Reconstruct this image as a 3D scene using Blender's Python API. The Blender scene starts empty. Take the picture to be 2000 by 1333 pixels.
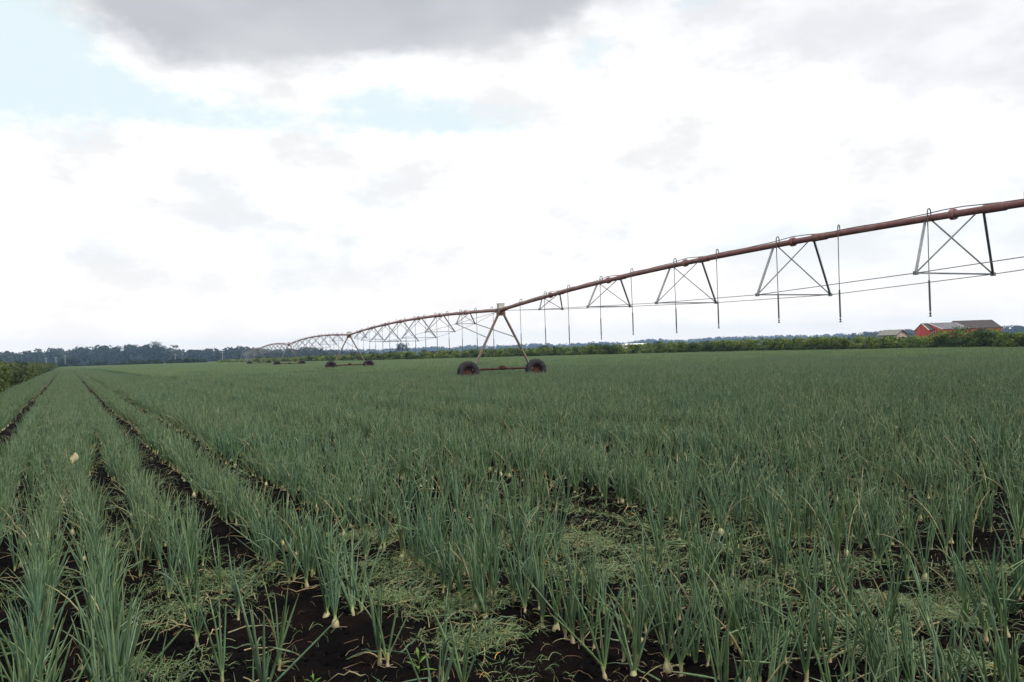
import bpy, math, random
import numpy as np
from mathutils import Matrix, Vector
sc = bpy.context.scene
COL = sc.collection
rng = np.random.default_rng(7)
random.seed(7)
R = math.radians

# ------------------------------------------------------------------ camera
FPX, CX, CY = 1614.0, 1000.0, 666.5
CH = 1.6
ROLL, PITCH = R(1.75), math.atan(19.0 / 1614.0)
_f = np.array([0, math.cos(PITCH), math.sin(PITCH)])
_r0 = np.array([1.0, 0, 0]); _u0 = np.cross(_r0, _f)
_r = _r0 * math.cos(ROLL) - _u0 * math.sin(ROLL)
_u = _u0 * math.cos(ROLL) + _r0 * math.sin(ROLL)
def ray(x, y):                       # direction of a photograph pixel, used to survey where things stand
    return _f * FPX + _r * (x - CX) - _u * (y - CY)
def ground_at(x, y, z=0.0):
    v = ray(x, y); return (v * (z - CH) / v[2] + [0, 0, CH])
def at_depth(x, y, Y):
    v = ray(x, y); return v * Y / v[1] + [0, 0, CH]
def to_px(P):
    P = np.asarray(P, float) - [0, 0, CH]
    d = P @ _f
    return CX + FPX * (P @ _r) / d, CY - FPX * (P @ _u) / d, d
cam_d = bpy.data.cameras.new('camera'); cam = bpy.data.objects.new('camera', cam_d); COL.objects.link(cam)
cam.matrix_world = Matrix(((_r[0], _u[0], -_f[0], 0), (_r[1], _u[1], -_f[1], 0), (_r[2], _u[2], -_f[2], CH), (0, 0, 0, 1)))
cam_d.sensor_width = 36.0; cam_d.lens = 36.0 * FPX / 2000.0
cam_d.clip_start = 0.05; cam_d.clip_end = 9000
sc.camera = cam

# ------------------------------------------------------------------ exposure
sc.view_settings.view_transform = 'Standard'; sc.view_settings.look = 'None'
sc.view_settings.exposure = 0.45; sc.view_settings.gamma = 1.0
sc.cycles.max_bounces = 5; sc.cycles.diffuse_bounces = 2; sc.cycles.glossy_bounces = 2
sc.cycles.transmission_bounces = 2; sc.cycles.volume_bounces = 0; sc.cycles.transparent_max_bounces = 4
sc.cycles.use_denoising = True

# ------------------------------------------------------------------ node helper
class NT:
    def __init__(s, tree):
        s.t = tree; s.t.nodes.clear()
    def n(s, kind, **kw):
        nd = s.t.nodes.new(kind)
        for k, v in kw.items(): setattr(nd, k, v)
        return nd
    def put(s, sock, v):
        if hasattr(v, 'is_output') or isinstance(v, bpy.types.NodeSocket): s.t.links.new(v, sock)
        else: sock.default_value = v
    def m(s, op, a, b=None, c=None, clamp=False):
        nd = s.n('ShaderNodeMath', operation=op, use_clamp=clamp)
        s.put(nd.inputs[0], a)
        if b is not None: s.put(nd.inputs[1], b)
        if c is not None: s.put(nd.inputs[2], c)
        return nd.outputs[0]
    def v(s, op, a, b=None):
        nd = s.n('ShaderNodeVectorMath', operation=op)
        s.put(nd.inputs[0], a)
        if b is not None: s.put(nd.inputs[1], b)
        return nd.outputs[0]
    def mix(s, f, a, b):
        nd = s.n('ShaderNodeMix', data_type='RGBA')
        s.put(nd.inputs[0], f); s.put(nd.inputs[6], a); s.put(nd.inputs[7], b)
        return nd.outputs[2]
    def noise(s, vec, scale, detail=3, rough=0.55, dist=0.0):
        nd = s.n('ShaderNodeTexNoise'); 
        if vec is not None: s.put(nd.inputs['Vector'], vec)
        nd.inputs['Scale'].default_value = scale; nd.inputs['Detail'].default_value = detail
        nd.inputs['Roughness'].default_value = rough; nd.inputs['Distortion'].default_value = dist
        return nd.outputs['Fac']
    def ramp(s, f, lo, hi, a=0.0, b=1.0, smooth=True):
        nd = s.n('ShaderNodeMapRange', interpolation_type='SMOOTHSTEP' if smooth else 'LINEAR')
        s.put(nd.inputs[0], f)
        for i, q in enumerate((lo, hi, a, b)): nd.inputs[1 + i].default_value = q
        return nd.outputs[0]
def C4(c): return (c[0], c[1], c[2], 1.0)

# ------------------------------------------------------------------ world: sky with broken cloud
SUN_EL, SUN_AZ = 56.0, 128.0      # azimuth to the right of straight ahead
world = bpy.data.worlds.new("World"); sc.world = world; world.use_nodes = True
w = NT(world.node_tree)
sky = w.n('ShaderNodeTexSky', sky_type='NISHITA', sun_disc=False)
sky.sun_elevation = R(SUN_EL); sky.sun_rotation = R(SUN_AZ); sky.air_density = 1.0; sky.dust_density = 2.0
tc = w.n('ShaderNodeTexCoord'); gen = w.v('NORMALIZE', tc.outputs['Generated'])
sx = w.n('ShaderNodeSeparateXYZ'); w.t.links.new(gen, sx.inputs[0])
az0 = w.m('ARCTAN2', sx.outputs[0], sx.outputs[1]); el0 = w.m('ARCSINE', sx.outputs[2])
st = w.n('ShaderNodeCombineXYZ'); w.put(st.inputs[0], w.m('MULTIPLY', az0, 1.0)); w.put(st.inputs[1], w.m('MULTIPLY', el0, 1.9)); st.inputs[2].default_value = 3.1
P = st.outputs[0]
n1 = w.noise(P, 5.0, 6, 0.6); n2 = w.noise(w.v('ADD', P, (7.3, 1.2, 4.0)), 5.0, 6, 0.6)
nf = w.noise(w.v('ADD', P, (2.3, 9.2, 1.0)), 13.0, 7, 0.62)
az = w.m('ADD', az0, w.m('MULTIPLY', w.m('SUBTRACT', n1, 0.5), 0.16))
el = w.m('ADD', el0, w.m('MULTIPLY', w.m('SUBTRACT', n2, 0.5), 0.11))
def azel(x, y):
    v = ray(x, y); v = v / np.linalg.norm(v); return math.atan2(v[0], v[1]), math.asin(v[2])
def blob(x, y, wx, wy, k=1.0):
    a, e = azel(x, y)
    da = w.m('MULTIPLY', w.m('SUBTRACT', az, a), FPX / wx); de = w.m('MULTIPLY', w.m('SUBTRACT', el, e), FPX / wy)
    q = w.m('ADD', w.m('MULTIPLY', da, da), w.m('MULTIPLY', de, de))
    return w.m('MULTIPLY', w.m('EXPONENT', w.m('MULTIPLY', q, -1.0)), k)
def total(L):
    t = blob(*L[0])
    for b in L[1:]: t = w.m('ADD', t, blob(*b))
    return t
grey = total([(430, -20, 260, 125), (740, -30, 330, 130), (1050, -70, 260, 95), (600, -140, 560, 150)])
lgrey = total([(1500, 50, 210, 75, .8), (1750, 70, 200, 80, .9), (1960, 60, 150, 110, .9), (1250, 20, 160, 60, .6), (1950, 330, 120, 90, .35)])
blue = total([(20, 60, 130, 75, .95), (50, 170, 150, 75, .95), (330, 190, 130, 50, .5), (640, 240, 240, 50, .62), (930, 220, 190, 50, .6), (1130, 110, 80, 40, .6), (1400, -5, 60, 28, .9)])
pale = total([(560, 500, 240, 90, .5), (1700, 500, 260, 80, .85), (1420, 440, 210, 80, .55), (90, 470, 180, 80, .35), (1990, 420, 90, 80, .4), (1150, 330, 200, 60, .3), (700, 370, 300, 60, .3)])
nfc = w.m('SUBTRACT', nf, 0.5)
g_m = w.ramp(w.m('ADD', grey, w.m('MULTIPLY', nfc, 0.40)), 0.22, 1.1)
l_m = w.ramp(w.m('ADD', lgrey, w.m('MULTIPLY', nfc, 0.9)), 0.18, 0.95)
b_m = w.ramp(w.m('ADD', blue, w.m('MULTIPLY', nfc, 1.6)), 0.22, 0.80)
p_m = w.ramp(w.m('ADD', pale, w.m('MULTIPLY', nfc, 0.9)), 0.05, 1.0)
fleck = w.ramp(w.noise(w.v('ADD', P, (4.3, 2.2, 8.0)), 9.0, 6, 0.6), 0.34, 0.62, 0.68, 0.90)
white = w.n('ShaderNodeCombineColor')
w.put(white.inputs[0], fleck); w.put(white.inputs[1], fleck); w.put(white.inputs[2], w.m('MULTIPLY', fleck, 1.005))
nish = w.v('MULTIPLY', sky.outputs[0], (0.10, 0.10, 0.10))
bluec = w.mix(0.07, C4((0.625, 0.72, 0.745)), nish)
c = w.mix(w.m('MULTIPLY', p_m, 0.6), white.outputs[0], C4((0.625, 0.68, 0.72)))
hor = w.ramp(el0, 0.0, 0.14, 1.0, 0.0)
c = w.mix(w.m('MULTIPLY', hor, 0.8), c, C4((0.90, 0.84, 0.785)))
c = w.mix(b_m, c, bluec)
c = w.mix(w.m('MULTIPLY', l_m, 0.6), c, C4((0.60, 0.60, 0.635)))
gcol = w.mix(w.ramp(w.noise(P, 4.0, 3, .5), .35, .65), C4((0.40, 0.41, 0.44)), C4((0.49, 0.50, 0.52)))
c = w.mix(g_m, c, gcol)
bg = w.n('ShaderNodeBackground'); w.put(bg.inputs[0], w.v('MULTIPLY', c, (10.0, 10.0, 10.0))); bg.inputs[1].default_value = 0.1
wo = w.n('ShaderNodeOutputWorld'); w.t.links.new(bg.outputs[0], wo.inputs[0])

# ------------------------------------------------------------------ sun behind thin cloud
sd = bpy.data.lights.new('sun', 'SUN'); sun = bpy.data.objects.new('sun', sd); COL.objects.link(sun)
sd.energy = 3.4; sd.angle = R(8); sd.color = (1.0, 0.95, 0.87)
sdir = Vector((math.sin(R(SUN_AZ)) * math.cos(R(SUN_EL)), math.cos(R(SUN_AZ)) * math.cos(R(SUN_EL)), math.sin(R(SUN_EL))))
sun.rotation_euler = sdir.to_track_quat('Z', 'Y').to_euler(); sun.location = (0, 0, 30)

# ------------------------------------------------------------------ object helpers
def tag(o, label=None, cat=None, group=None, kind=None):
    if label: o['label'] = label
    if cat: o['category'] = cat
    if group: o['group'] = group
    if kind: o['kind'] = kind
    return o
def empty(name, loc=(0, 0, 0), rz=0.0):
    o = bpy.data.objects.new(name, None); COL.objects.link(o)
    o.location = loc; o.rotation_euler = (0, 0, rz); o.empty_display_size = .2
    return o
def link(name, me, parent=None, loc=(0, 0, 0)):
    o = bpy.data.objects.new(name, me); COL.objects.link(o); o.location = loc
    if parent: o.parent = parent
    return o
class MB:
    """collects polygons into one mesh"""
    def __init__(s): s.V = []; s.F = []; s.n = 0; s.M = []; s.A = []; s.sm = []
    def add(s, V, F, mat=0, att=None, smooth=False):
        V = np.asarray(V, float).reshape(-1, 3); F = np.asarray(F, int)
        s.V.append(V); s.F.append(F + s.n); s.M.append(np.full(len(F), mat)); s.sm.append(np.full(len(F), smooth))
        if att is None: att = np.zeros((len(V), 4))
        s.A.append(np.broadcast_to(np.asarray(att, float), (len(V), 4))); s.n += len(V)
        return s
    def tube(s, pts, rad, k=8, mat=0, cap=True, smooth=True, att=None):
        pts = np.asarray(pts, float); n = len(pts)
        rad = np.broadcast_to(np.asarray(rad, float), (n,))
        t = np.gradient(pts, axis=0); t /= np.linalg.norm(t, axis=1)[:, None] + 1e-12
        ref = np.array([0, 0, 1.0]) if abs(t[0][2]) < 0.9 else np.array([1.0, 0, 0])
        V = []
        for i in range(n):
            a = np.cross(ref, t[i]); a /= np.linalg.norm(a) + 1e-12; b = np.cross(t[i], a); ref = np.cross(a, t[i]) * -1 if False else ref
            if abs(np.dot(ref, t[i])) > 0.97: a = np.cross(np.array([0.3, 1, 0.1]), t[i]); a /= np.linalg.norm(a); b = np.cross(t[i], a)
            th = np.arange(k) * 2 * math.pi / k + math.pi / k
            V.append(pts[i] + rad[i] * (np.cos(th)[:, None] * a + np.sin(th)[:, None] * b))
        V = np.concatenate(V)
        F = [(i * k + j, i * k + (j + 1) % k, (i + 1) * k + (j + 1) % k, (i + 1) * k + j) for i in range(n - 1) for j in range(k)]
        s.add(V, F, mat, att, smooth)
        if cap:
            for i in (0, n - 1):
                c = len(s.V[-1]) ; base = i * k
                ring = V[base:base + k]; cen = ring.mean(0)
                VV = np.vstack([ring, cen]); FF = [((j + 1) % k, j, k, k) if i == 0 else (j, (j + 1) % k, k, k) for j in range(k)]
                s.add(VV, FF, mat, None if att is None else (att[0] if np.ndim(att) > 1 else att))
        return s
    def box(s, c, size, rz=0.0, mat=0, axes=None):
        hx, hy, hz = size[0] / 2, size[1] / 2, size[2] / 2
        V = np.array([(x, y, z) for x in (-hx, hx) for y in (-hy, hy) for z in (-hz, hz)])
        if axes is not None: V = V @ np.asarray(axes, float)
        elif rz: cz, sz = math.cos(rz), math.sin(rz); V = V @ np.array([[cz, sz, 0], [-sz, cz, 0], [0, 0, 1]])
        s.add(V + np.asarray(c, float), [(0, 1, 3, 2), (4, 6, 7, 5), (0, 4, 5, 1), (2, 3, 7, 6), (0, 2, 6, 4), (1, 5, 7, 3)], mat)
        return s
    def mesh(s, name, mats):
        V = np.concatenate(s.V); F = np.concatenate(s.F)
        tri = F[:, 2] == F[:, 3]
        cnt = np.where(tri, 3, 4); tot = int(cnt.sum())
        start = np.concatenate([[0], np.cumsum(cnt)[:-1]])
        loops = np.empty(tot, int)
        for c in range(4):
            mk = cnt > c; loops[start[mk] + c] = F[mk, c]
        me = bpy.data.meshes.new(name)
        me.vertices.add(len(V)); me.vertices.foreach_set('co', V.astype(np.float32).ravel())
        me.loops.add(tot); me.loops.foreach_set('vertex_index', loops.astype(np.int32))
        me.polygons.add(len(F)); me.polygons.foreach_set('loop_start', start.astype(np.int32)); me.polygons.foreach_set('loop_total', cnt.astype(np.int32))
        me.polygons.foreach_set('material_index', np.concatenate(s.M).astype(np.int32))
        me.polygons.foreach_set('use_smooth', np.concatenate(s.sm).astype(bool))
        at = me.attributes.new('tone', 'FLOAT_COLOR', 'POINT'); at.data.foreach_set('color', np.concatenate(s.A).astype(np.float32).ravel())
        for m in mats: me.materials.append(m)
        me.update(); me.validate()
        return me
    def build(s, name, mats, parent=None, loc=(0, 0, 0)):
        if not isinstance(mats, (list, tuple)): mats = [mats]
        return link(name, s.mesh(name, mats), parent, loc)

# ------------------------------------------------------------------ materials
def mat(name, fn):
    m = bpy.data.materials.new(name); m.use_nodes = True
    t = NT(m.node_tree); out = t.n('ShaderNodeOutputMaterial'); b = t.n('ShaderNodeBsdfPrincipled')
    t.t.links.new(b.outputs[0], out.inputs[0]); fn(t, b, out); return m
def bump(t, b, h, strength=0.3, dist=0.02):
    nd = t.n('ShaderNodeBump'); nd.inputs['Strength'].default_value = strength; nd.inputs['Distance'].default_value = dist
    t.put(nd.inputs['Height'], h); t.t.links.new(nd.outputs[0], b.inputs['Normal'])
def worn(name, c1, c2, c3, scale=3.0, rough=0.6, metal=0.0, stretch=(1, 1, 1), lo=.4, hi=.62):
    def fn(t, b, out):
        tcn = t.n('ShaderNodeTexCoord').outputs['Object']; p = t.v('MULTIPLY', tcn, stretch)
        a = t.ramp(t.noise(p, scale, 5, .65), lo, hi); q = t.ramp(t.noise(p, scale * 3.7, 4, .6), .52, .7)
        t.put(b.inputs['Base Color'], t.mix(t.m('MULTIPLY', q, .6), t.mix(a, C4(c1), C4(c2)), C4(c3)))
        b.inputs['Roughness'].default_value = rough; b.inputs['Metallic'].default_value = metal; b.inputs['Specular IOR Level'].default_value = .1 if rough > .65 else .4
        bump(t, b, t.noise(p, scale * 12, 3), .25, .004)
    return mat(name, fn)
M = {}
M['pipe'] = worn('rusty_pipe', (.15, .058, .055), (.20, .10, .09), (.085, .035, .03), 1.6, .5)
M['galv'] = worn('galvanised_steel', (.14, .16, .175), (.20, .21, .215), (.12, .10, .09), 2.2, .5, .25)
M['leg'] = worn('stained_steel', (.11, .11, .10), (.14, .075, .05), (.21, .12, .07), .9, .55)
M['rust'] = worn('rusted_steel', (.042, .016, .014), (.062, .026, .02), (.024, .014, .013), 3., .7)
M['rubber'] = worn('tyre_rubber', (.018, .018, .022), (.035, .03, .032), (.06, .05, .04), 4., .85)
M['hose'] = worn('hose_plastic', (.05, .05, .055), (.08, .08, .08), (.1, .09, .09), 4., .5)
M['boxgrey'] = worn('painted_metal', (.35, .36, .34), (.42, .40, .38), (.25, .16, .13), 3., .5)
M['barn'] = worn('red_board_wall', (.40, .045, .03), (.50, .12, .07), (.22, .05, .04), .5, .7, 0, (3, 3, .4))
M['roofd'] = worn('dark_shingle_roof', (.040, .032, .032), (.055, .045, .042), (.08, .07, .065), .7, .8)
def _sheet(t, b, out):
    tcn = t.n('ShaderNodeTexCoord').outputs['Object']
    br = t.n('ShaderNodeTexBrick'); t.put(br.inputs['Vector'], t.v('MULTIPLY', tcn, (1, 1.6, 1))); br.inputs['Scale'].default_value = .55
    br.inputs['Color1'].default_value = C4((.11, .11, .125)); br.inputs['Color2'].default_value = C4((.04, .038, .045)); br.inputs['Mortar'].default_value = C4((.18, .18, .19))
    q = t.ramp(t.noise(t.v('MULTIPLY', tcn, (1, .5, 1)), 1.3, 4, .7), .42, .6)
    t.put(b.inputs['Base Color'], t.mix(q, br.outputs[0], C4((.13, .125, .13)))); b.inputs['Roughness'].default_value = .9; b.inputs['Specular IOR Level'].default_value = .1
M['sheet'] = mat('weathered_sheet_roof', _sheet)
M['shedw'] = worn('pale_board_wall', (.30, .23, .21), (.38, .30, .27), (.2, .15, .13), .8, .8)
M['shedr'] = worn('grey_shed_roof', (.13, .13, .12), (.17, .165, .15), (.10, .095, .085), .8, .9)
M['trim'] = worn('pale_trim', (.42, .40, .40), (.5, .48, .47), (.3, .28, .28), 1., .6)
M['dark'] = worn('dark_opening', (.012, .012, .014), (.02, .02, .02), (.03, .03, .03), 1., .9)
M['white'] = worn('white_paint', (.62, .63, .65), (.7, .7, .7), (.55, .56, .58), .5, .5)
M['glass'] = worn('window_glass', (.03, .035, .04), (.04, .045, .05), (.03, .03, .03), 1., .1)
M['pole'] = worn('weathered_pole', (.20, .20, .21), (.26, .26, .27), (.15, .15, .15), .7, .8)
M['bark'] = worn('bark', (.09, .07, .055), (.13, .10, .08), (.05, .04, .03), 1., .9)
M['concrete'] = worn('concrete', (.35, .34, .32), (.4, .39, .37), (.25, .24, .22), 1., .9)

def foliage(name, base, alt, dry=None, trans=.25, rough=.55, varscale=0.25):
    """tone attribute: r = per clump tone, g = share of dry / yellow pigment"""
    def fn(t, b, out):
        at = t.n('ShaderNodeAttribute', attribute_name='tone'); sp = t.n('ShaderNodeSeparateColor'); t.t.links.new(at.outputs[0], sp.inputs[0])
        geo = t.n('ShaderNodeNewGeometry')
        nz = t.ramp(t.noise(geo.outputs['Position'], varscale, 3, .6), .35, .65, -.25, .25)
        f = t.m('ADD', sp.outputs[0], nz, clamp=True)
        col = t.mix(f, C4(base), C4(alt))
        if dry: col = t.mix(sp.outputs[1], col, C4(dry))
        t.put(b.inputs['Base Color'], col); b.inputs['Roughness'].default_value = rough; b.inputs['Specular IOR Level'].default_value = .15
        tr = t.n('ShaderNodeBsdfTranslucent'); t.put(tr.inputs[0], t.v('MULTIPLY', col, (1.1, 1.25, .7)))
        mx = t.n('ShaderNodeMixShader'); mx.inputs[0].default_value = trans
        t.t.links.new(b.outputs[0], mx.inputs[1]); t.t.links.new(tr.outputs[0], mx.inputs[2]); t.t.links.new(mx.outputs[0], out.inputs[0])
    return mat(name, fn)
M['hedge'] = foliage('hedge_leaves', (.035, .062, .020), (.145, .19, .04), None, .3)
M['hedgel'] = foliage('clipped_hedge_leaves', (.028, .045, .018), (.075, .10, .03), None, .25)
M['hedged'] = foliage('dark_hedge_leaves', (.010, .018, .010), (.026, .042, .016), None, .2)
M['wood'] = foliage('woodland_leaves', (.010, .019, .016), (.028, .038, .024), None, .2, .7, .02)

def _onion(t, b, out):
    # tone: r = position along leaf, g = leaf random, b = dry share, a = unused
    at = t.n('ShaderNodeAttribute', attribute_name='tone'); sp = t.n('ShaderNodeSeparateColor'); t.t.links.new(at.outputs[0], sp.inputs[0])
    tt, rr, dd = sp.outputs
    oi = t.n('ShaderNodeObjectInfo').outputs['Random']
    geo = t.n('ShaderNodeNewGeometry')
    patch = t.ramp(t.noise(geo.outputs['Position'], .35, 3, .6), .35, .65)
    g1 = t.mix(rr, C4((.062, .138, .082)), C4((.118, .190, .070)))
    g1 = t.mix(t.m('MULTIPLY', oi, .6), g1, C4((.078, .138, .105)))
    g1 = t.mix(t.m('MULTIPLY', patch, .35), g1, C4((.13, .175, .08)))
    basec = t.ramp(tt, 0.0, .16, 1.0, 0.0)
    g2 = t.mix(basec, g1, C4((.22, .31, .13)))
    tip = t.m('MULTIPLY', t.ramp(tt, .80, 1.0), t.ramp(rr, .35, 1.0, .1, 1.0))
    g3 = t.mix(t.m('MULTIPLY', tip, .45), g2, C4((.32, .30, .13)))
    streak = t.noise(t.v('MULTIPLY', geo.outputs['Position'], (60, 60, 8)), 1.0, 3, .6)
    g4 = t.mix(dd, g3, C4((.42, .30, .16)))
    hs = t.n('ShaderNodeHueSaturation'); t.put(hs.inputs['Color'], g4); t.put(hs.inputs['Value'], t.ramp(streak, .3, .7, .62, 1.38, False))
    colr = hs.outputs[0]
    t.put(b.inputs['Base Color'], colr); b.inputs['Roughness'].default_value = .42
    b.inputs['Specular IOR Level'].default_value = .45
    tr = t.n('ShaderNodeBsdfTranslucent'); t.put(tr.inputs[0], t.v('MULTIPLY', colr, (1.2, 1.3, .6)))
    mx = t.n('ShaderNodeMixShader'); mx.inputs[0].default_value = .30
    t.t.links.new(b.outputs[0], mx.inputs[1]); t.t.links.new(tr.outputs[0], mx.inputs[2]); t.t.links.new(mx.outputs[0], out.inputs[0])
M['onion'] = mat('onion_leaf', _onion)
def _bulb(t, b, out):
    at = t.n('ShaderNodeAttribute', attribute_name='tone'); sp = t.n('ShaderNodeSeparateColor'); t.t.links.new(at.outputs[0], sp.inputs[0])
    geo = t.n('ShaderNodeNewGeometry')
    c0 = t.mix(sp.outputs[0], C4((.30, .28, .18)), C4((.19, .27, .10)))
    st_ = t.ramp(t.noise(t.v('MULTIPLY', geo.outputs['Position'], (200, 200, 30)), 1., 3), .4, .65)
    c0 = t.mix(t.m('MULTIPLY', st_, .45), c0, C4((.50, .28, .15)))
    t.put(b.inputs['Base Color'], c0); b.inputs['Roughness'].default_value = .4
M['bulb'] = mat('onion_bulb', _bulb)
def _strip(t, b, out):
    at = t.n('ShaderNodeAttribute', attribute_name='tone'); sp = t.n('ShaderNodeSeparateColor'); t.t.links.new(at.outputs[0], sp.inputs[0])
    c0 = t.mix(sp.outputs[0], C4((.035, .072, .020)), C4((.115, .165, .055)))
    c0 = t.mix(sp.outputs[1], c0, C4((.17, .095, .05)))
    c0 = t.mix(sp.outputs[2], c0, C4((.55, .28, .03)))
    t.put(b.inputs['Base Color'], c0); b.inputs['Roughness'].default_value = .6
M['strip'] = mat('wilted_weed', _strip)

# ------------------------------------------------------------------ field layout
PHI = math.atan(0.5396)
DV = np.array([-math.sin(PHI), math.cos(PHI)]); NV = np.array([math.cos(PHI), math.sin(PHI)])
def SL(x, y): return x * NV[0] + y * NV[1], x * DV[0] + y * DV[1]
HEDGE = np.array([(66, 40), (52, 78), (50.5, 91), (38.5, 122), (18.5, 143), (0, 157), (-21, 174), (-54, 216), (-92, 292), (-122, 340)], float)
GAPS = [(-1.12, .13), (-.37, .09), (.42, .10), (1.08, .20), (1.92, .20), (4.02, .16), (4.6, .14)] + [(4.6 + 2.33 * k, .16) for k in range(1, 12)]
ROWS = [-2.72, -2.38, -2.05, -1.74, -1.48, -.80, -.64, -.16, .17, .62, .76, 1.42, 1.56, 2.26, 2.48, 2.76, 3.05, 3.34, 3.72, 4.32, 4.90, 5.12]
def hedge_x(y):            # the hedge line seen as x(y); the field lies to its left
    ys = HEDGE[:, 1]; return np.interp(y, ys, HEDGE[:, 0])
def in_field(x, y, margin=1.8):
    s, l = SL(x, y)
    return (s > -2.95) & (x < hedge_x(y) - margin * 1.3) & (y < 402 + .35 * (x + 190))
_lat = rng.random((256, 256))
def vnoise(x, y, sc_):
    x = np.asarray(x) * sc_; y = np.asarray(y) * sc_
    xi = np.floor(x).astype(int); yi = np.floor(y).astype(int); fx = x - xi; fy = y - yi
    fx = fx * fx * (3 - 2 * fx); fy = fy * fy * (3 - 2 * fy)
    g = lambda a, b_: _lat[a % 256, b_ % 256]
    return (g(xi, yi) * (1 - fx) + g(xi + 1, yi) * fx) * (1 - fy) + (g(xi, yi + 1) * (1 - fx) + g(xi + 1, yi + 1) * fx) * fy - .5
def height(x, y):
    x = np.asarray(x, float); y = np.asarray(y, float); s, l = SL(x, y)
    dist = np.hypot(x, y); fade = np.clip((60 - dist) / 40, 0, 1)
    h = vnoise(x, y, 1.3) * .05 + vnoise(x, y, 4.1) * .035 + vnoise(x + 9, y, 11.) * .030 + vnoise(x, y + 5, 31.) * .020
    for g, wd in GAPS[:9]: h = h - .045 * np.exp(-((s - g) / wd) ** 2)
    return h * fade

# ------------------------------------------------------------------ ground: one sheet to the horizon
def axis(lo, hi, fine_lo, fine_hi, step, grow=1.22):
    a = list(np.arange(fine_lo, fine_hi + 1e-6, step)); q = step; v = fine_lo
    left = []
    while v > lo: q *= grow; v -= q; left.append(max(v, lo))
    right = []; q = step; v = fine_hi
    while v < hi: q *= grow; v += q; right.append(min(v, hi))
    return np.array(left[::-1] + a + right)
gx = axis(-4500, 4500, -4.5, 6.5, .028); gy = axis(-300, 6000, 2.4, 9.5, .028, 1.18)
GX, GY = np.meshgrid(gx, gy); GZ = height(GX, GY)
nx, ny = len(gx), len(gy)
idx = np.arange(nx * ny).reshape(ny, nx)
Fg = np.stack([idx[:-1, :-1], idx[:-1, 1:], idx[1:, 1:], idx[1:, :-1]], -1).reshape(-1, 4)
def _soil(t, b, out):
    geo = t.n('ShaderNodeNewGeometry'); p = geo.outputs['Position']
    xyz = t.n('ShaderNodeSeparateXYZ'); t.t.links.new(p, xyz.inputs[0])
    X, Y = xyz.outputs[0], xyz.outputs[1]
    n_big = t.noise(p, 2.2, 5, .65); n_f = t.noise(p, 38., 4, .7)
    c0 = t.mix(t.ramp(n_big, .42, .62), C4((.0020, .0018, .0020)), C4((.0050, .0034, .0030)))
    fib = t.noise(t.v('MULTIPLY', p, (20, 90, 30)), 1., 4, .7, 1.5)
    c0 = t.mix(t.m('MULTIPLY', t.ramp(fib, .56, .72), t.ramp(n_big, .45, .65)), c0, C4((.020, .011, .008)))
    vor = t.n('ShaderNodeTexVoronoi'); t.put(vor.inputs['Vector'], p); vor.inputs['Scale'].default_value = 45.
    c0 = t.mix(t.m('MULTIPLY', t.ramp(vor.outputs['Distance'], .10, .16, 1., 0.), t.ramp(n_f, .6, .7)), c0, C4((.04, .034, .03)))
    # beyond the muck field: pasture and other crops
    far = t.mix(t.ramp(t.noise(p, .012, 3, .5), .4, .6), C4((.06, .085, .03)), C4((.11, .12, .05)))
    s = t.m('ADD', t.m('MULTIPLY', X, float(NV[0])), t.m('MULTIPLY', Y, float(NV[1])))
    edge = t.m('MAXIMUM', t.ramp(s, -8., -7.0, 1., 0.), t.ramp(t.m('ADD', Y, t.m('MULTIPLY', X, 1.15)), 185., 200.))
    t.put(b.inputs['Base Color'], t.mix(edge, c0, far)); b.inputs['Roughness'].default_value = .95; b.inputs['Specular IOR Level'].default_value = .03
    bump(t, b, t.m('ADD', n_f, t.m('MULTIPLY', t.noise(p, 110., 3, .7), .6)), .8, .012)
M['soil'] = mat('black_muck_soil', _soil)
gb = MB(); gb.add(np.stack([GX, GY, GZ], -1).reshape(-1, 3), Fg, 0, None, True)
tag(gb.build('ground', M['soil']), 'black muck soil between the onion rows', None, None, 'structure')

# ------------------------------------------------------------------ onion plants
def leaf(mb, base, L, lean, phi, r0, k, segs, curve, kink=None, dry=0.0, t0=0.0):
    ts = np.linspace(0, 1, segs + 1)
    pts = [np.array(base, float)]; ang = lean; a = phi; rr = random.random()
    for i in range(segs):
        ang += curve / segs * (0.4 + 1.2 * ts[i])
        if kink and i == kink[0]: ang += kink[1]
        a += random.uniform(-.06, .06)
        ang = min(ang, 2.4)
        d = np.array([math.sin(ang) * math.cos(a), math.sin(ang) * math.sin(a), math.cos(ang)])
        nxt = pts[-1] + d * L / segs
        if nxt[2] < .006: nxt[2] = .006 + random.random() * .01
        pts.append(nxt)
    prof = np.interp(ts, [0, .08, .3, .75, .93, 1], [.75, .9, 1.0, .72, .38, .10]) * r0
    if kink: prof[min(kink[0], segs)] *= .6
    att = np.repeat(np.stack([t0 + (1 - t0) * ts, np.full(segs + 1, rr), np.full(segs + 1, dry) if dry else np.clip(ts * 0, 0, 1), ts * 0], 1), k, 0)
    mb.tube(pts, prof, k, 0, False, True, att)
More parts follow.
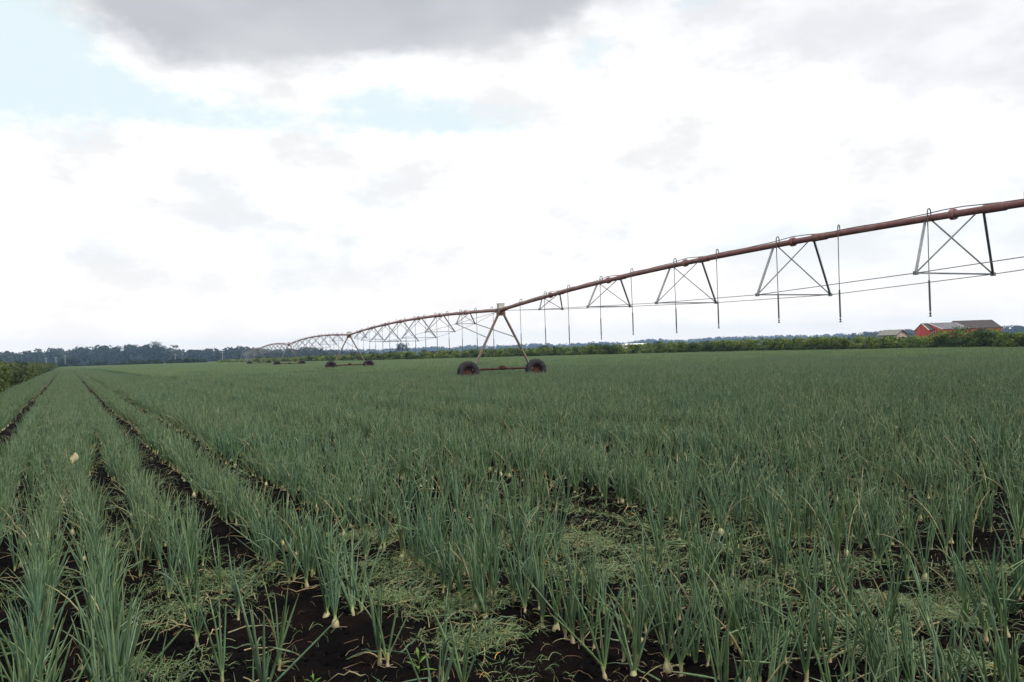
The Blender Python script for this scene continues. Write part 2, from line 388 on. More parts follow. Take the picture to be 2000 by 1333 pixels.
def plant(seed, k=5, segs=7, big=1.0, bulb_r=None, nl=None, spread=1.0):
    random.seed(seed)
    mb = MB(); nb = MB()
    nl = nl or random.randint(4, 8); H = random.uniform(.44, .54) * big
    neck = random.uniform(.045, .075)
    fan = random.uniform(0, math.pi)
    for i in range(nl):
        q = i / max(nl - 1, 1)
        lean = (random.uniform(.02, .12) + .26 * (1 - q) * random.uniform(.3, 1.15)) * spread
        phi = fan + (i % 2) * math.pi + random.uniform(-.9, .9)
        L = H * random.uniform(.72, 1.02) * (0.78 + .22 * math.sin(math.pi * min(1, q + .25)))
        curve = random.uniform(-.05, .30) * spread; kink = None; dry = 0.0
        u = random.random()
        if random.random() < .09: lean = random.uniform(.35, .95)
        if i < 2 and u < .30: curve = random.uniform(.5, 1.3); dry = random.choice([0, 0, 0, 0, .2, .45])
        elif u > .93: kink = (random.randint(segs // 2, segs - 2), random.uniform(.7, 1.8))
        r = random.uniform(.0040, .0074)
        b0 = (math.cos(phi) * .004, math.sin(phi) * .004, neck * random.uniform(.6, 1.0))
        leaf(mb, b0, L, lean, phi, r, k, segs, curve, kink, dry)
    if random.random() < .25:
        leaf(mb, (0, 0, .02), random.uniform(.12, .25), 1.1, random.uniform(0, 6.3), .003, 4, 5, .6, None, .6)
    br = bulb_r if bulb_r is not None else random.choice([.009, .010, .011, .013])
    kk = 10
    zs = np.array([-.02, -.008, .002, .010 + br * .5, .016 + br * 1.1, .03 + br * .9, neck + .006])
    rs = np.array([.004, br * .75, br, br * .93, br * .62, .0092, .0085])
    att = np.repeat(np.stack([np.clip((zs - .01) / .05, 0, 1), zs * 0, zs * 0, zs * 0], 1), kk, 0)
    pts = np.stack([zs * random.uniform(-.15, .15), zs * random.uniform(-.15, .15), zs], 1)
    nb.tube(pts, rs, kk, 0, False, True, att)
    # fine root threads at soil level
    for _ in range(2):
        a = random.uniform(0, 6.28); rl = random.uniform(.02, .06)
        nb.tube([(br * .8 * math.cos(a), br * .8 * math.sin(a), .004), (math.cos(a) * (br + rl * .5), math.sin(a) * (br + rl * .5), .008), (math.cos(a + .4) * (br + rl), math.sin(a + .4) * (br + rl), .003)], .0012, 4, 0, False, True)
    return mb, nb
NVAR = 16
variants = [plant(100 + i, bulb_r=[None, None, None, .024][i % 4]) for i in range(NVAR)]
leaf_me = [v[0].mesh('onion_leaves', [M['onion']]) for v in variants]
bulb_me = [v[1].mesh('onion_bulb', [M['bulb']]) for v in variants]

# positions -----------------------------------------------------
HERO = [(655, 1225, 3), (742, 1300, 1), (757, 1306, 4), (386, 1262, 6), (545, 1308, 9), (436, 1345, 0), (715, 1082, 5), (790, 1086, 7), (808, 1088, 10), (865, 1158, 2),
        (1025, 1192, 8), (1085, 1222, 11), (1104, 1240, 14), (1119, 1248, 5), (1160, 1254, 2), (1182, 1330, 12), (1218, 1290, 6), (1245, 1300, 9), (1305, 1315, 3), (1330, 1322, 0),
        (865, 1340, 13), (905, 1352, 15), (930, 1190, 7), (1060, 1215, 1), (1365, 1202, 8), (1650, 1166, 14), (1615, 1162, 4), (1807, 1134, 11), (1872, 1164, 2), (1926, 1243, 5),
        (1540, 1058, 8), (1655, 1088, 11), (1590, 1170, 10), (295, 1064, 11), (307, 1088, 1), (372, 1068, 14), (386, 1086, 5), (396, 1094, 8), (432, 1152, 4), (465, 1205, 0), (612, 1045, 10), (640, 1040, 3),
        (672, 1044, 7), (940, 1140, 12), (960, 1175, 9), (1990, 1175, 6), (1985, 1060, 3), (1405, 1330, 10), (1470, 1345, 7), (1575, 1350, 1), (1660, 1345, 4), (1750, 1352, 13), (1850, 1340, 15), (1960, 1350, 0)]
pos = []   # x, y, variant, rz, tilt, tiltdir, scale, hero
for hx, hy, v in HERO:
    g = ground_at(hx, hy, 0.0)
    pos.append((g[0], g[1], v, random.random() * 6.28, random.uniform(0, .06), random.random() * 6.28, 1.0, 1))
HP = np.array([(p[0], p[1]) for p in pos])
rr_ = np.random.default_rng(11)
rows_all = list(ROWS) + [-.37, .01, .36, 4.02]
s = 5.33
while s < 75:
    if all(abs(s - g) > wd + .10 for g, wd in GAPS): rows_all.append(s)
    s += .31
LIM = 58.0
def cell_lim(i, j): return 80.0 + 60.0 * (float(_lat[(i * 7) % 256, (j * 13) % 256]) - .5)
for s in rows_all:
    sp = .085 if abs(s) > .3 else .078
    lmax = 230 if s < 5.2 else LIM + 66
    l = -12 + rr_.random() * .1
    while l < lmax:
        far = l > 60
        l += (sp if not far else .13) * rr_.uniform(.6, 1.5)
        js = s + rr_.normal(0, .045) + .16 * float(vnoise(l * .35 + s * 7, s * 3.1, 1.0)); x, y = js * NV[0] + l * DV[0], js * NV[1] + l * DV[1]
        if y < 2.45 or abs(x) > y * .66 + .5: continue
        d = math.hypot(x, y)
        ci, cj = math.floor((s + 3.25) / 3.1), math.floor((l + 201.5) / 3.0)
        if s > 5.2 and d > cell_lim(ci, cj): continue
        if x > hedge_x(y) - 2.2: continue
        if s == 4.02 and rr_.random() < .5: continue
        if s in (-.37, .01, .36) and rr_.random() > min(.75, max(0, (l - (13 if s > .3 else 7)) / 12)): continue
        # thin, weedy stretch in the middle foreground
        if d < 6.2 and .40 < s < 2.35 and (s < 2.0 or d < 5.0):
            if len(HP) and np.min(np.hypot(HP[:, 0] - x, HP[:, 1] - y)) < .25 or rr_.random() < (.93 if d < 5.0 else .55): continue
        if d < 9:
            q = vnoise(x + 3, y + 8, 1.1) + vnoise(x, y, 2.6) * .6
            if q < (-.14 if d < 7.5 else -.22) and s > .4: continue
            if s > 3.5 and s < 4.95 and rr_.random() < .58 * min(1, max(0, (9 - d) / 3)): continue
            if s > 2.3 and rr_.random() < .30 * (1 - max(0, d - 6) / 3): continue
            if rr_.random() < .08: continue
        elif d < 16 and vnoise(x * 1.0 + 3, y + 8, 1.1) + vnoise(x, y, 2.6) * .6 < -.42: continue
        elif rr_.random() < .06: continue
        tl = abs(rr_.normal(0, .06)); 
        if rr_.random() < .03: tl = rr_.uniform(.3, .9)
        vq = int(rr_.integers(NVAR)); vq = vq - 1 if vq % 4 == 3 and rr_.random() < .75 else vq
        pos.append((x, y, vq, rr_.random() * 6.28, tl, rr_.random() * 6.28, rr_.uniform(.86, 1.08) * (1.0 + .24 * float(vnoise(x, y, .8)) + .12 * float(vnoise(x, y, .21))), 0))
pos_a = np.array(pos)
pz = height(pos_a[:, 0], pos_a[:, 1]) - .004 - np.where((rr_.random(len(pos_a)) < .62) & (pos_a[:, 7] < .5), .028, 0)
# apparent size decides which plants are built one by one
px, py, dd = to_px(np.stack([pos_a[:, 0], pos_a[:, 1], pz + .25], 1))
vis = (px > -15) & (px < 2015) & (to_px(np.stack([pos_a[:, 0], pos_a[:, 1], pz + .45 * pos_a[:, 6]], 1))[1] < 1325)
score = np.where(vis, 1 / dd, 0) + pos_a[:, 7] * 5 * vis
order = np.argsort(-score)[:300]
single = np.zeros(len(pos_a), bool); single[order] = True
def rot_of(p): 
    q = Matrix.Rotation(p[4], 4, Vector((math.cos(p[5]), math.sin(p[5]), 0))) @ Matrix.Rotation(p[3], 4, 'Z')
    return q.to_euler()
HLAB = {0: 'lone onion plant leaning left on bare soil in the centre left foreground', 1: 'left plant of the onion pair standing on bare soil near the bottom edge', 2: 'right plant of the onion pair standing on bare soil near the bottom edge',
        3: 'lone onion plant with a long white neck left of the weed patch', 4: 'onion plant with many leaves at the bottom edge left of the onion pair', 10: 'onion plant with an exposed pale bulb right of the weed mat',
        9: 'onion plant rising from the weed mat edge above bare soil', 14: 'onion with round exposed bulb in the bulb row near the bottom'}
def zone(x, y):
    s, l = SL(x, y); X = to_px((x, y, .2))[0]
    if s < -.4: side = 'at the far left edge, left of the densest near row'
    elif s < .4: side = 'in the dense near row at the lower left'
    elif s < 1.19: side = 'in the thin row just right of the dense left row'
    elif s < 1.95: side = 'in the scattered row beside the wilted weed mat'
    elif s < 2.7: side = 'in the row with exposed bulbs at the bottom centre'
    elif X < 1500: side = 'in the thick stand at the lower right centre'
    else: side = 'in the thick stand at the bottom right corner'
    return side
made = {}
for rank, i in enumerate(order):
    p = pos_a[i]; v = int(p[2])
    o = empty('onion_plant', (p[0], p[1], pz[i])); o.rotation_euler = rot_of(p); sc_ = p[6]; o.scale = (sc_, sc_, sc_)
    if v not in made:
        made[v] = (link('leaves', leaf_me[v], o), link('bulb', bulb_me[v], o))
    else:
        for src in made[v]:
            c_ = src.copy(); COL.objects.link(c_); c_.parent = o
    if i < len(HERO) and i in HLAB: tag(o, HLAB[i], 'onion', 'onion plants standing out in the foreground')
    else:
        z_ = zone(p[0], p[1]); tag(o, 'green onion plant ' + z_, 'onion', 'onion plants ' + z_)

# the rest of the crop: one object, instances of its own mesh
def instancer(name, var_meshes, pts, pick, rots, scls, mats, label):
    """one mesh holds the plant shapes (attribute 'shape' = k) and the planting spots (shape = -1)"""
    V = [];F = [];MI = [];T = [];SH = [];n = 0
    for k_, mbs in enumerate(var_meshes):
        for mi, mb in enumerate(mbs):
            v_ = np.concatenate(mb.V); f_ = np.concatenate(mb.F) + n
            V.append(v_); F.append(f_); MI.append(np.full(len(f_), mi)); T.append(np.concatenate(mb.A)); SH.append(np.full(len(v_), k_)); n += len(v_)
    big = MB(); big.V = [np.concatenate(V)]; big.F = [np.concatenate(F)]; big.M = [np.concatenate(MI)]; big.A = [np.concatenate(T)]; big.sm = [np.full(len(big.F[0]), True)]; big.n = n
    big.V.append(np.asarray(pts)); big.A.append(np.zeros((len(pts), 4)))
    # loose planting spots
    SH.append(np.full(len(pts), -1))
    V0 = np.concatenate(big.V); N = len(V0)
    me = big.mesh(name, mats)
    a = me.attributes.new('shape', 'INT', 'POINT'); a.data.foreach_set('value', np.concatenate(SH).astype(np.int32))
    z0 = n
    pk = np.zeros(N, np.int32); pk[z0:] = pick
    a = me.attributes.new('pick', 'INT', 'POINT'); a.data.foreach_set('value', pk)
    rt = np.zeros((N, 3), np.float32); rt[z0:] = rots
    a = me.attributes.new('turn', 'FLOAT_VECTOR', 'POINT'); a.data.foreach_set('vector', rt.ravel())
    sl_ = np.ones((N, 3), np.float32); sl_[z0:] = scls
    a = me.attributes.new('size', 'FLOAT_VECTOR', 'POINT'); a.data.foreach_set('vector', sl_.ravel())
    o = link(name, me)
    ng = bpy.data.node_groups.new(name, 'GeometryNodeTree')
    ng.interface.new_socket('Geometry', in_out='INPUT', socket_type='NodeSocketGeometry')
    ng.interface.new_socket('Geometry', in_out='OUTPUT', socket_type='NodeSocketGeometry')
    N_ = ng.nodes; Lk = ng.links.new
    gi = N_.new('NodeGroupInput'); go = N_.new('NodeGroupOutput')
    def attr(nm, ty):
        q = N_.new('GeometryNodeInputNamedAttribute'); q.data_type = ty; q.inputs['Name'].default_value = nm; return q.outputs['Attribute']
    shp = attr('shape', 'INT')
    def part(k_):
        cp = N_.new('FunctionNodeCompare'); cp.data_type = 'INT'; cp.operation = 'EQUAL'; Lk(shp, cp.inputs[2]); cp.inputs[3].default_value = k_
        sp_ = N_.new('GeometryNodeSeparateGeometry'); sp_.domain = 'POINT'; Lk(gi.outputs[0], sp_.inputs[0]); Lk(cp.outputs[0], sp_.inputs['Selection'])
        return sp_.outputs[0]
    jn = N_.new('GeometryNodeJoinGeometry')
    for k_ in range(len(var_meshes)):
        g2 = N_.new('GeometryNodeGeometryToInstance'); Lk(part(k_), g2.inputs[0]); Lk(g2.outputs[0], jn.inputs[0])
    ip = N_.new('GeometryNodeInstanceOnPoints'); Lk(part(-1), ip.inputs['Points']); Lk(jn.outputs[0], ip.inputs['Instance'])
    ip.inputs['Pick Instance'].default_value = True; Lk(attr('pick', 'INT'), ip.inputs['Instance Index'])
    er = N_.new('FunctionNodeEulerToRotation'); Lk(attr('turn', 'FLOAT_VECTOR'), er.inputs[0]); Lk(er.outputs[0], ip.inputs['Rotation']); Lk(attr('size', 'FLOAT_VECTOR'), ip.inputs['Scale'])
    Lk(ip.outputs[0], go.inputs[0])
    md = o.modifiers.new('planting', 'NODES'); md.node_group = ng
    tag(o, label, None, None, 'stuff')
    return o
rest = np.where(~single)[0]
rots = np.array([rot_of(pos_a[i])[:] for i in rest])
near_variants = variants
instancer('onion_crop', near_variants, np.stack([pos_a[rest, 0], pos_a[rest, 1], pz[rest]], 1), pos_a[rest, 2].astype(int), rots, np.repeat(pos_a[rest, 6][:, None], 3, 1), [M['onion'], M['bulb']], 'dense rows of blue green onion plants filling the field')

# far crop: blocks of the same rows, lighter meshes
def block(seed):
    random.seed(seed); rg = np.random.default_rng(seed); mb = MB()
    V = [];F = [];A = [];n = 0
    for s_ in np.arange(-1.4, 1.45, .31):
        for l_ in np.arange(-1.5, 1.5, .11):
            x0, y0 = s_ + rg.normal(0, .03), l_ + rg.normal(0, .03); H = rg.uniform(.42, .56)
            for _ in range(12):
                a = rg.random() * 6.28; ln = abs(rg.normal(0, .16)); L = H * rg.uniform(.75, 1.05)
                d0 = np.array([math.cos(a) * ln, math.sin(a) * ln, 1.0]); b0 = rg.random() * 6.28
                wv = np.array([math.cos(b0), math.sin(b0), 0]) * .0075
                P0 = np.array([x0, y0, .03]); P1 = P0 + d0 * L * .55; P2 = P0 + d0 * L * .97 + np.array([math.cos(a), math.sin(a), -.3]) * .07 * rg.random()
                V += [P0 - wv * .7, P0 + wv * .7, P1 - wv, P1 + wv, P2 - wv * .3, P2 + wv * .3]
                F += [(n, n + 1, n + 3, n + 2), (n + 2, n + 3, n + 5, n + 4)]
                q = rg.random(); dr = .6 if rg.random() < .02 else 0
                A += [(.2, q, dr, 0), (.2, q, dr, 0), (.6, q, dr, 0), (.6, q, dr, 0), (.97, q, dr, 0), (.97, q, dr, 0)]; n += 6
    mb.add(V, F, 0, np.array(A), True)
    return (mb,)
blocks = [block(50 + i) for i in range(5)]
bp = [];
for a in np.arange(-2.9 + 1.55, 330, 3.1):
    for l in np.arange(-200, 480, 3.0):
        x, y = a * NV[0] + l * DV[0], a * NV[1] + l * DV[1]
        d = math.hypot(x, y)
        if y < 20 or abs(x) > y * .68 + 4: continue
        if a < 5.2 and l < 228: continue
        if a >= 5.2 and d < cell_lim(math.floor((a + 3.25) / 3.1), math.floor((l + 201.5) / 3.0)): continue
        if not in_field(x, y, 2.0): continue
        bp.append((x, y, 0))
bp = np.array(bp, float); nb_ = len(bp); rg = np.random.default_rng(3)
bp[:, 0] += rg.normal(0, .05, nb_); bp[:, 1] += rg.normal(0, .05, nb_)
flip = np.where(rg.random(nb_) < .5, 0, math.pi)
instancer('distant_onion_crop', blocks, bp, rg.integers(0, 5, nb_), np.stack([flip * 0, flip * 0, flip + PHI], 1), np.stack([np.ones(nb_), np.ones(nb_), rg.uniform(.93, 1.07, nb_)], 1), [M['onion']], 'far onion rows merging into an even green field')
print('plants', len(pos_a), 'blocks', nb_)

# ------------------------------------------------------------------ wilted weeds, dead leaves, fallen onion leaves on the soil
def strips(n, centre_fn, Lr, wr, tone, name, label, hz=(.002, .03), curl=1.2):
    rg = np.random.default_rng(abs(hash(name)) % 1000 if False else len(name) * 7)
    segs = 5; V = np.empty((n, segs + 1, 2, 3)); A = np.zeros((n, segs + 1, 2, 4))
    c0 = centre_fn(rg, n); a = rg.random(n) * 6.28; L = rg.uniform(*Lr, n); wd = rg.uniform(*wr, n); zc = rg.uniform(*hz, n)
    p = c0.copy(); da = rg.normal(0, curl, n); hh = rg.uniform(0, .03, n)
    tn = tone(rg, n)
    for k_ in range(segs + 1):
        a2 = a + da * k_ / segs; tt = k_ / segs
        side = np.stack([-np.sin(a2), np.cos(a2)], 1) * (wd * (1 - .6 * tt))[:, None] / 2
        z = height(p[:, 0], p[:, 1]) + zc + hh * math.sin(math.pi * tt)
        for q, sg in enumerate((-1, 1)):
            V[:, k_, q, :2] = p + side * sg; V[:, k_, q, 2] = z + sg * wd * .3
            A[:, k_, q, :3] = tn
        p = p + np.stack([np.cos(a2), np.sin(a2)], 1) * (L / segs)[:, None]
    base = np.arange(n)[:, None] * (segs + 1) * 2 + np.arange(segs)[None] * 2
    F = np.stack([base, base + 1, base + 3, base + 2], -1).reshape(-1, 4)
    mb = MB(); mb.add(V.reshape(-1, 3), F, 0, A.reshape(-1, 4), True)
    o = mb.build(name, M['strip']); tag(o, label, None, None, 'stuff'); return o
PATCH = [(1180, 1120, .5, .25, 1.5), (1350, 1010, 1.0, .4, .5), (1600, 1110, .5, .25, 1.2), (1950, 1130, .5, .2, 1), (1500, 1250, .4, .2, .8), (1320, 1180, .4, .2, .8), (830, 1110, .42, .3, 3), (760, 1160, .25, .2, 2), (900, 1180, .3, .2, 2), (940, 1240, .22, .12, 3), (1150, 1050, .8, .3, .9), (1300, 1075, .9, .3, .9), (1000, 1070, .7, .3, 1), (400, 1140, .4, .3, 1.2),
         (330, 1200, .3, .3, 1.2), (250, 1060, .3, .3, .8), (1770, 1175, .5, .12, 3), (1700, 1215, .4, .12, 1.5), (1860, 1195, .3, .12, 1), (1560, 1040, .6, .4, 1), (720, 1050, .5, .3, 1.2), (1450, 1150, .4, .2, 1),
         (60, 1150, .3, .3, .7), (480, 1120, .3, .3, .8), (1720, 1280, .3, .15, 1), (1900, 1300, .3, .15, .8), (300, 1310, .3, .15, 1), (1100, 985, 1.2, .6, .3), (1700, 1000, 1.2, .6, .3)]
PC = np.array([ground_at(a, b)[:2] for a, b, *_ in PATCH]); PW = np.array([q[4] * q[2] * q[3] ** .5 for q in PATCH]); PS = np.array([(q[2], q[3]) for q in PATCH])
def in_patches(rg, n):
    k_ = rg.choice(len(PATCH), n, p=PW / PW.sum())
    return PC[k_] + rg.normal(0, 1, (n, 2)) * PS[k_] * .62
def in_gaps(rg, n):
    gs = np.array([g for g, _ in GAPS[:9]]); ww = np.array([.6, .5, 1.3, .8, 1.5, 1.6, 1.2, 1, 1.]); k_ = rg.choice(len(gs), n, p=ww / ww.sum())
    s_ = gs[k_] + rg.normal(0, .14, n); l_ = rg.uniform(1, 24, n) ** 1.0
    P_ = s_[:, None] * NV + l_[:, None] * DV
    keep = (vnoise(P_[:, 0], P_[:, 1], 1.7) > rg.uniform(-.35, .25, n))
    P_[~keep] = P_[keep][rg.integers(0, keep.sum(), (~keep).sum())] + rg.normal(0, .03, ((~keep).sum(), 2))
    return P_
def anywhere(rg, n):
    y = 2.6 + 11 * rg.random(n) ** 1.5; x = (rg.random(n) * 2 - 1) * y * .64; return np.stack([x, y], 1)
def tone_weed(rg, n):
    t_ = np.zeros((n, 3)); t_[:, 0] = rg.random(n); u_ = rg.random(n); t_[:, 1] = np.where(u_ < .08, rg.uniform(.4, .9, n), 0.0); t_[:, 2] = np.where(u_ > .996, 1, 0); return t_
def tone_dead(rg, n):
    t_ = np.zeros((n, 3)); t_[:, 0] = rg.random(n) * .6; t_[:, 1] = rg.uniform(.5, 1, n); return t_
strips(32000, in_patches, (.02, .10), (.0012, .0036), tone_weed, 'wilted_weed_mat', 'pale green wilted weeds matted on the soil between rows', (.002, .05), .9)
strips(24000, in_gaps, (.02, .10), (.0012, .0035), tone_weed, 'gap_weeds', 'thin wilted weeds lying along the gaps between rows', (.002, .03), .9)
strips(3200, anywhere, (.03, .14), (.0010, .0026), tone_dead, 'dead_leaf_litter', 'brown and straw coloured dead leaves and stems on the soil', (.001, .010), .5)
def crumbs(n):
    rg = np.random.default_rng(77); c = anywhere(rg, n); r = .003 + .013 * rg.random(n) ** 4; z = height(c[:, 0], c[:, 1]) + r * .3
    base = np.array([(1, 0, 0), (0, 1, 0), (-1, 0, 0), (0, -1, 0), (0, 0, .8), (0, 0, -.8)]); V = base[None] * (r[:, None, None] * rg.uniform(.6, 1.3, (n, 6, 1))) + rg.normal(0, 1, (n, 6, 3)) * r[:, None, None] * .22
    V += np.concatenate([c, z[:, None]], 1)[:, None]
    f = np.array([(0, 1, 4, 4), (1, 2, 4, 4), (2, 3, 4, 4), (3, 0, 4, 4), (1, 0, 5, 5), (2, 1, 5, 5), (3, 2, 5, 5), (0, 3, 5, 5)])
    F = (f[None] + np.arange(n)[:, None, None] * 6).reshape(-1, 4)
    mb = MB(); mb.add(V.reshape(-1, 3), F, 0); tag(mb.build('soil_crumbs', M['soil']), 'crumbs of black muck soil lying between the rows', None, None, 'stuff')
crumbs(26000)
# onion leaves that have fallen or been flattened between the rows
def fallen(n):
    random.seed(31); rg = np.random.default_rng(31); mb = MB(); c = np.concatenate([in_patches(rg, n // 2), anywhere(rg, n - n // 2)])
    for q in range(n):
        a = rg.random() * 6.28; L = rg.uniform(.12, .42); cu = rg.normal(0, .9); x_, y_ = c[q]; pts = []
        for k_ in range(8):
            z_ = float(height(x_, y_)) + .006 + .03 * math.sin(math.pi * k_ / 7) * rg.random(); pts.append((x_, y_, z_)); x_ += math.cos(a) * L / 7; y_ += math.sin(a) * L / 7; a += cu / 7
        tt_ = np.linspace(.3, 1, 8); dr = rg.random() ** 2.5
        mb.tube(pts, np.interp(tt_, [.3, .6, 1], [1, .8, .15]) * rg.uniform(.003, .0058), 5, 0, False, True, np.repeat(np.stack([tt_, np.full(8, rg.random()), np.full(8, dr), tt_ * 0], 1), 5, 0))
    tag(mb.build('fallen_onion_leaves', M['onion']), 'loose onion leaves lying flattened on the soil', None, None, 'stuff')
fallen(900)

# a few leafy green weeds one can tell apart
def leafy_weed(x, y, label, sc_=1.0, seed=1):
    random.seed(seed); g = ground_at(x, y); g[2] = float(height(g[0], g[1]))
    t_ = empty('leafy_weed', g); tag(t_, label, 'weed', 'young green weeds on the soil')
    stem = MB(); stem.tube([(0, 0, -.01), (.004, 0, .03 * sc_), (.002, .004, .075 * sc_)], [.0025, .002, .001], 6)
    stem.build('stem', M['weed'], t_)
    lv = MB()
    for i in range(8):
        a = i * 2.4; z = (.012 + .0085 * i) * sc_; L = (.095 - .006 * i) * sc_ * random.uniform(.8, 1.1); up = .25 + .1 * i
        d = np.array([math.cos(a) * math.cos(up), math.sin(a) * math.cos(up), math.sin(up)]); sd_ = np.array([-math.sin(a), math.cos(a), 0])
        prev = None; V = []; F = []
        for j, (t1, wf) in enumerate(((0, .05), (.25, .6), (.5, 1), (.75, .65), (1, .02))):
            c1 = np.array([0, 0, z]) + d * L * t1 + np.array([0, 0, -.25 * L * t1 * t1]); W_ = .0065 * sc_ * wf
            V += [c1 - sd_ * W_ + [0, 0, W_ * .3], c1, c1 + sd_ * W_ + [0, 0, W_ * .3]]
        for j in range(4):
            b_ = j * 3; F += [(b_, b_ + 1, b_ + 4, b_ + 3), (b_ + 1, b_ + 2, b_ + 5, b_ + 4)]
        lv.add(V, F, 0, (random.random(), 0, 0, 0), True)
    lv.build('leaves', M['weed'], t_)
M['weed'] = foliage('weed_leaf', (.10, .19, .04), (.16, .27, .06), None, .35)
leafy_weed(818, 1312, 'bright green weed seedling with pointed leaves at the bottom centre', 1.25, 1)
leafy_weed(612, 1338, 'small bright weed seedling at the bottom edge below the bare soil', .8, 2)
leafy_weed(1262 - 205, 1206, 'narrow leaved weed sprouting beside the exposed bulbs', .9, 3)
# dried split leaf head in the dense left row
_g = at_depth(144, 895, 10.6)
dl = empty('dried_leaf_bunch', (_g[0], _g[1], _g[2])); tag(dl, 'pale cream dried leaf bunch caught on top of the left onion row', 'dried leaf')
mbd = MB(); random.seed(5)
for i in range(8):
    a0 = -1.1 + i * .32; V = []; 
    for j in range(7):
        t1 = j / 6; xx = math.sin(t1 * math.pi) * .05 * a0 + (t1 - .5) * .04; zz = (t1 - .5) * .17
        yy = math.cos(i) * .012; W_ = .008 * math.sin(math.pi * min(max(t1, .08), .92))
        V += [(xx - W_, yy, zz), (xx + W_, yy + .006, zz)]
    mbd.add(V, [(2 * j, 2 * j + 1, 2 * j + 3, 2 * j + 2) for j in range(6)], 0, (.9, .1 if i % 3 else .4, 0, 0), True)
def _cream(t, b, out):
    t.put(b.inputs['Base Color'], t.mix(t.noise(t.n('ShaderNodeTexCoord').outputs['Object'], 30, 3), C4((.36, .35, .17)), C4((.50, .42, .28)))); b.inputs['Roughness'].default_value = .7
M['cream'] = mat('dried_leaf', _cream)
mbd.build('leaf_strips', M['cream'], dl)
mbs = MB(); mbs.tube([(0, 0, -.09), (.01, 0, -.25), (.0, .02, -.62 if False else -.5)], [.004, .004, .005], 6); mbs.build('stalk', M['onion'], dl); dl.scale = (.85, .85, .8)

# ------------------------------------------------------------------ pivot irrigation machine
mach = empty('irrigation_machine', (-.57, 45.9, 0)); tag(mach, 'long rusty centre pivot irrigation machine with trussed spans on wheeled towers crossing the field', 'irrigation machine')
MO = np.array([-.57, 45.9, 0])
def mbuild(mb, name, m, parent=mach):
    """vertices are given in world space; put the object's origin at the middle of its own shape"""
    allv = np.concatenate(mb.V); org = np.array([allv[:, 0].mean(), allv[:, 1].mean(), allv[:, 2].min()])
    mb.V = [v_ - org for v_ in mb.V]
    if not isinstance(m, (list, tuple)): m = [m]
    off = org - MO
    if parent is not mach: off = org - np.array(parent['_org'])
    o = link(name, mb.mesh(name, m), parent, off); o['_org'] = [float(q) for q in org]; return o
TW = [(17.97, 4.7), (-.57, 45.9), (-17.5, 88.9), (-37.3, 138.2), (-56.2, 183.4), (-72.5, 224.0)]
TZ = [3.87, 3.87, 3.82, 3.80, 3.72, 3.45]
RISE = [.80, .42, .50, .50, .35]
JW = [1.25, 2.1, 2.65, 2.9, 2.75, 2.1, 1.25]; JD = [.68, 1.12, 1.46, 1.62, 1.46, 1.12, .68]
def bx3(a, b, th, mb, k=4): mb.tube([a, b], th, k, 0, True, k > 5)
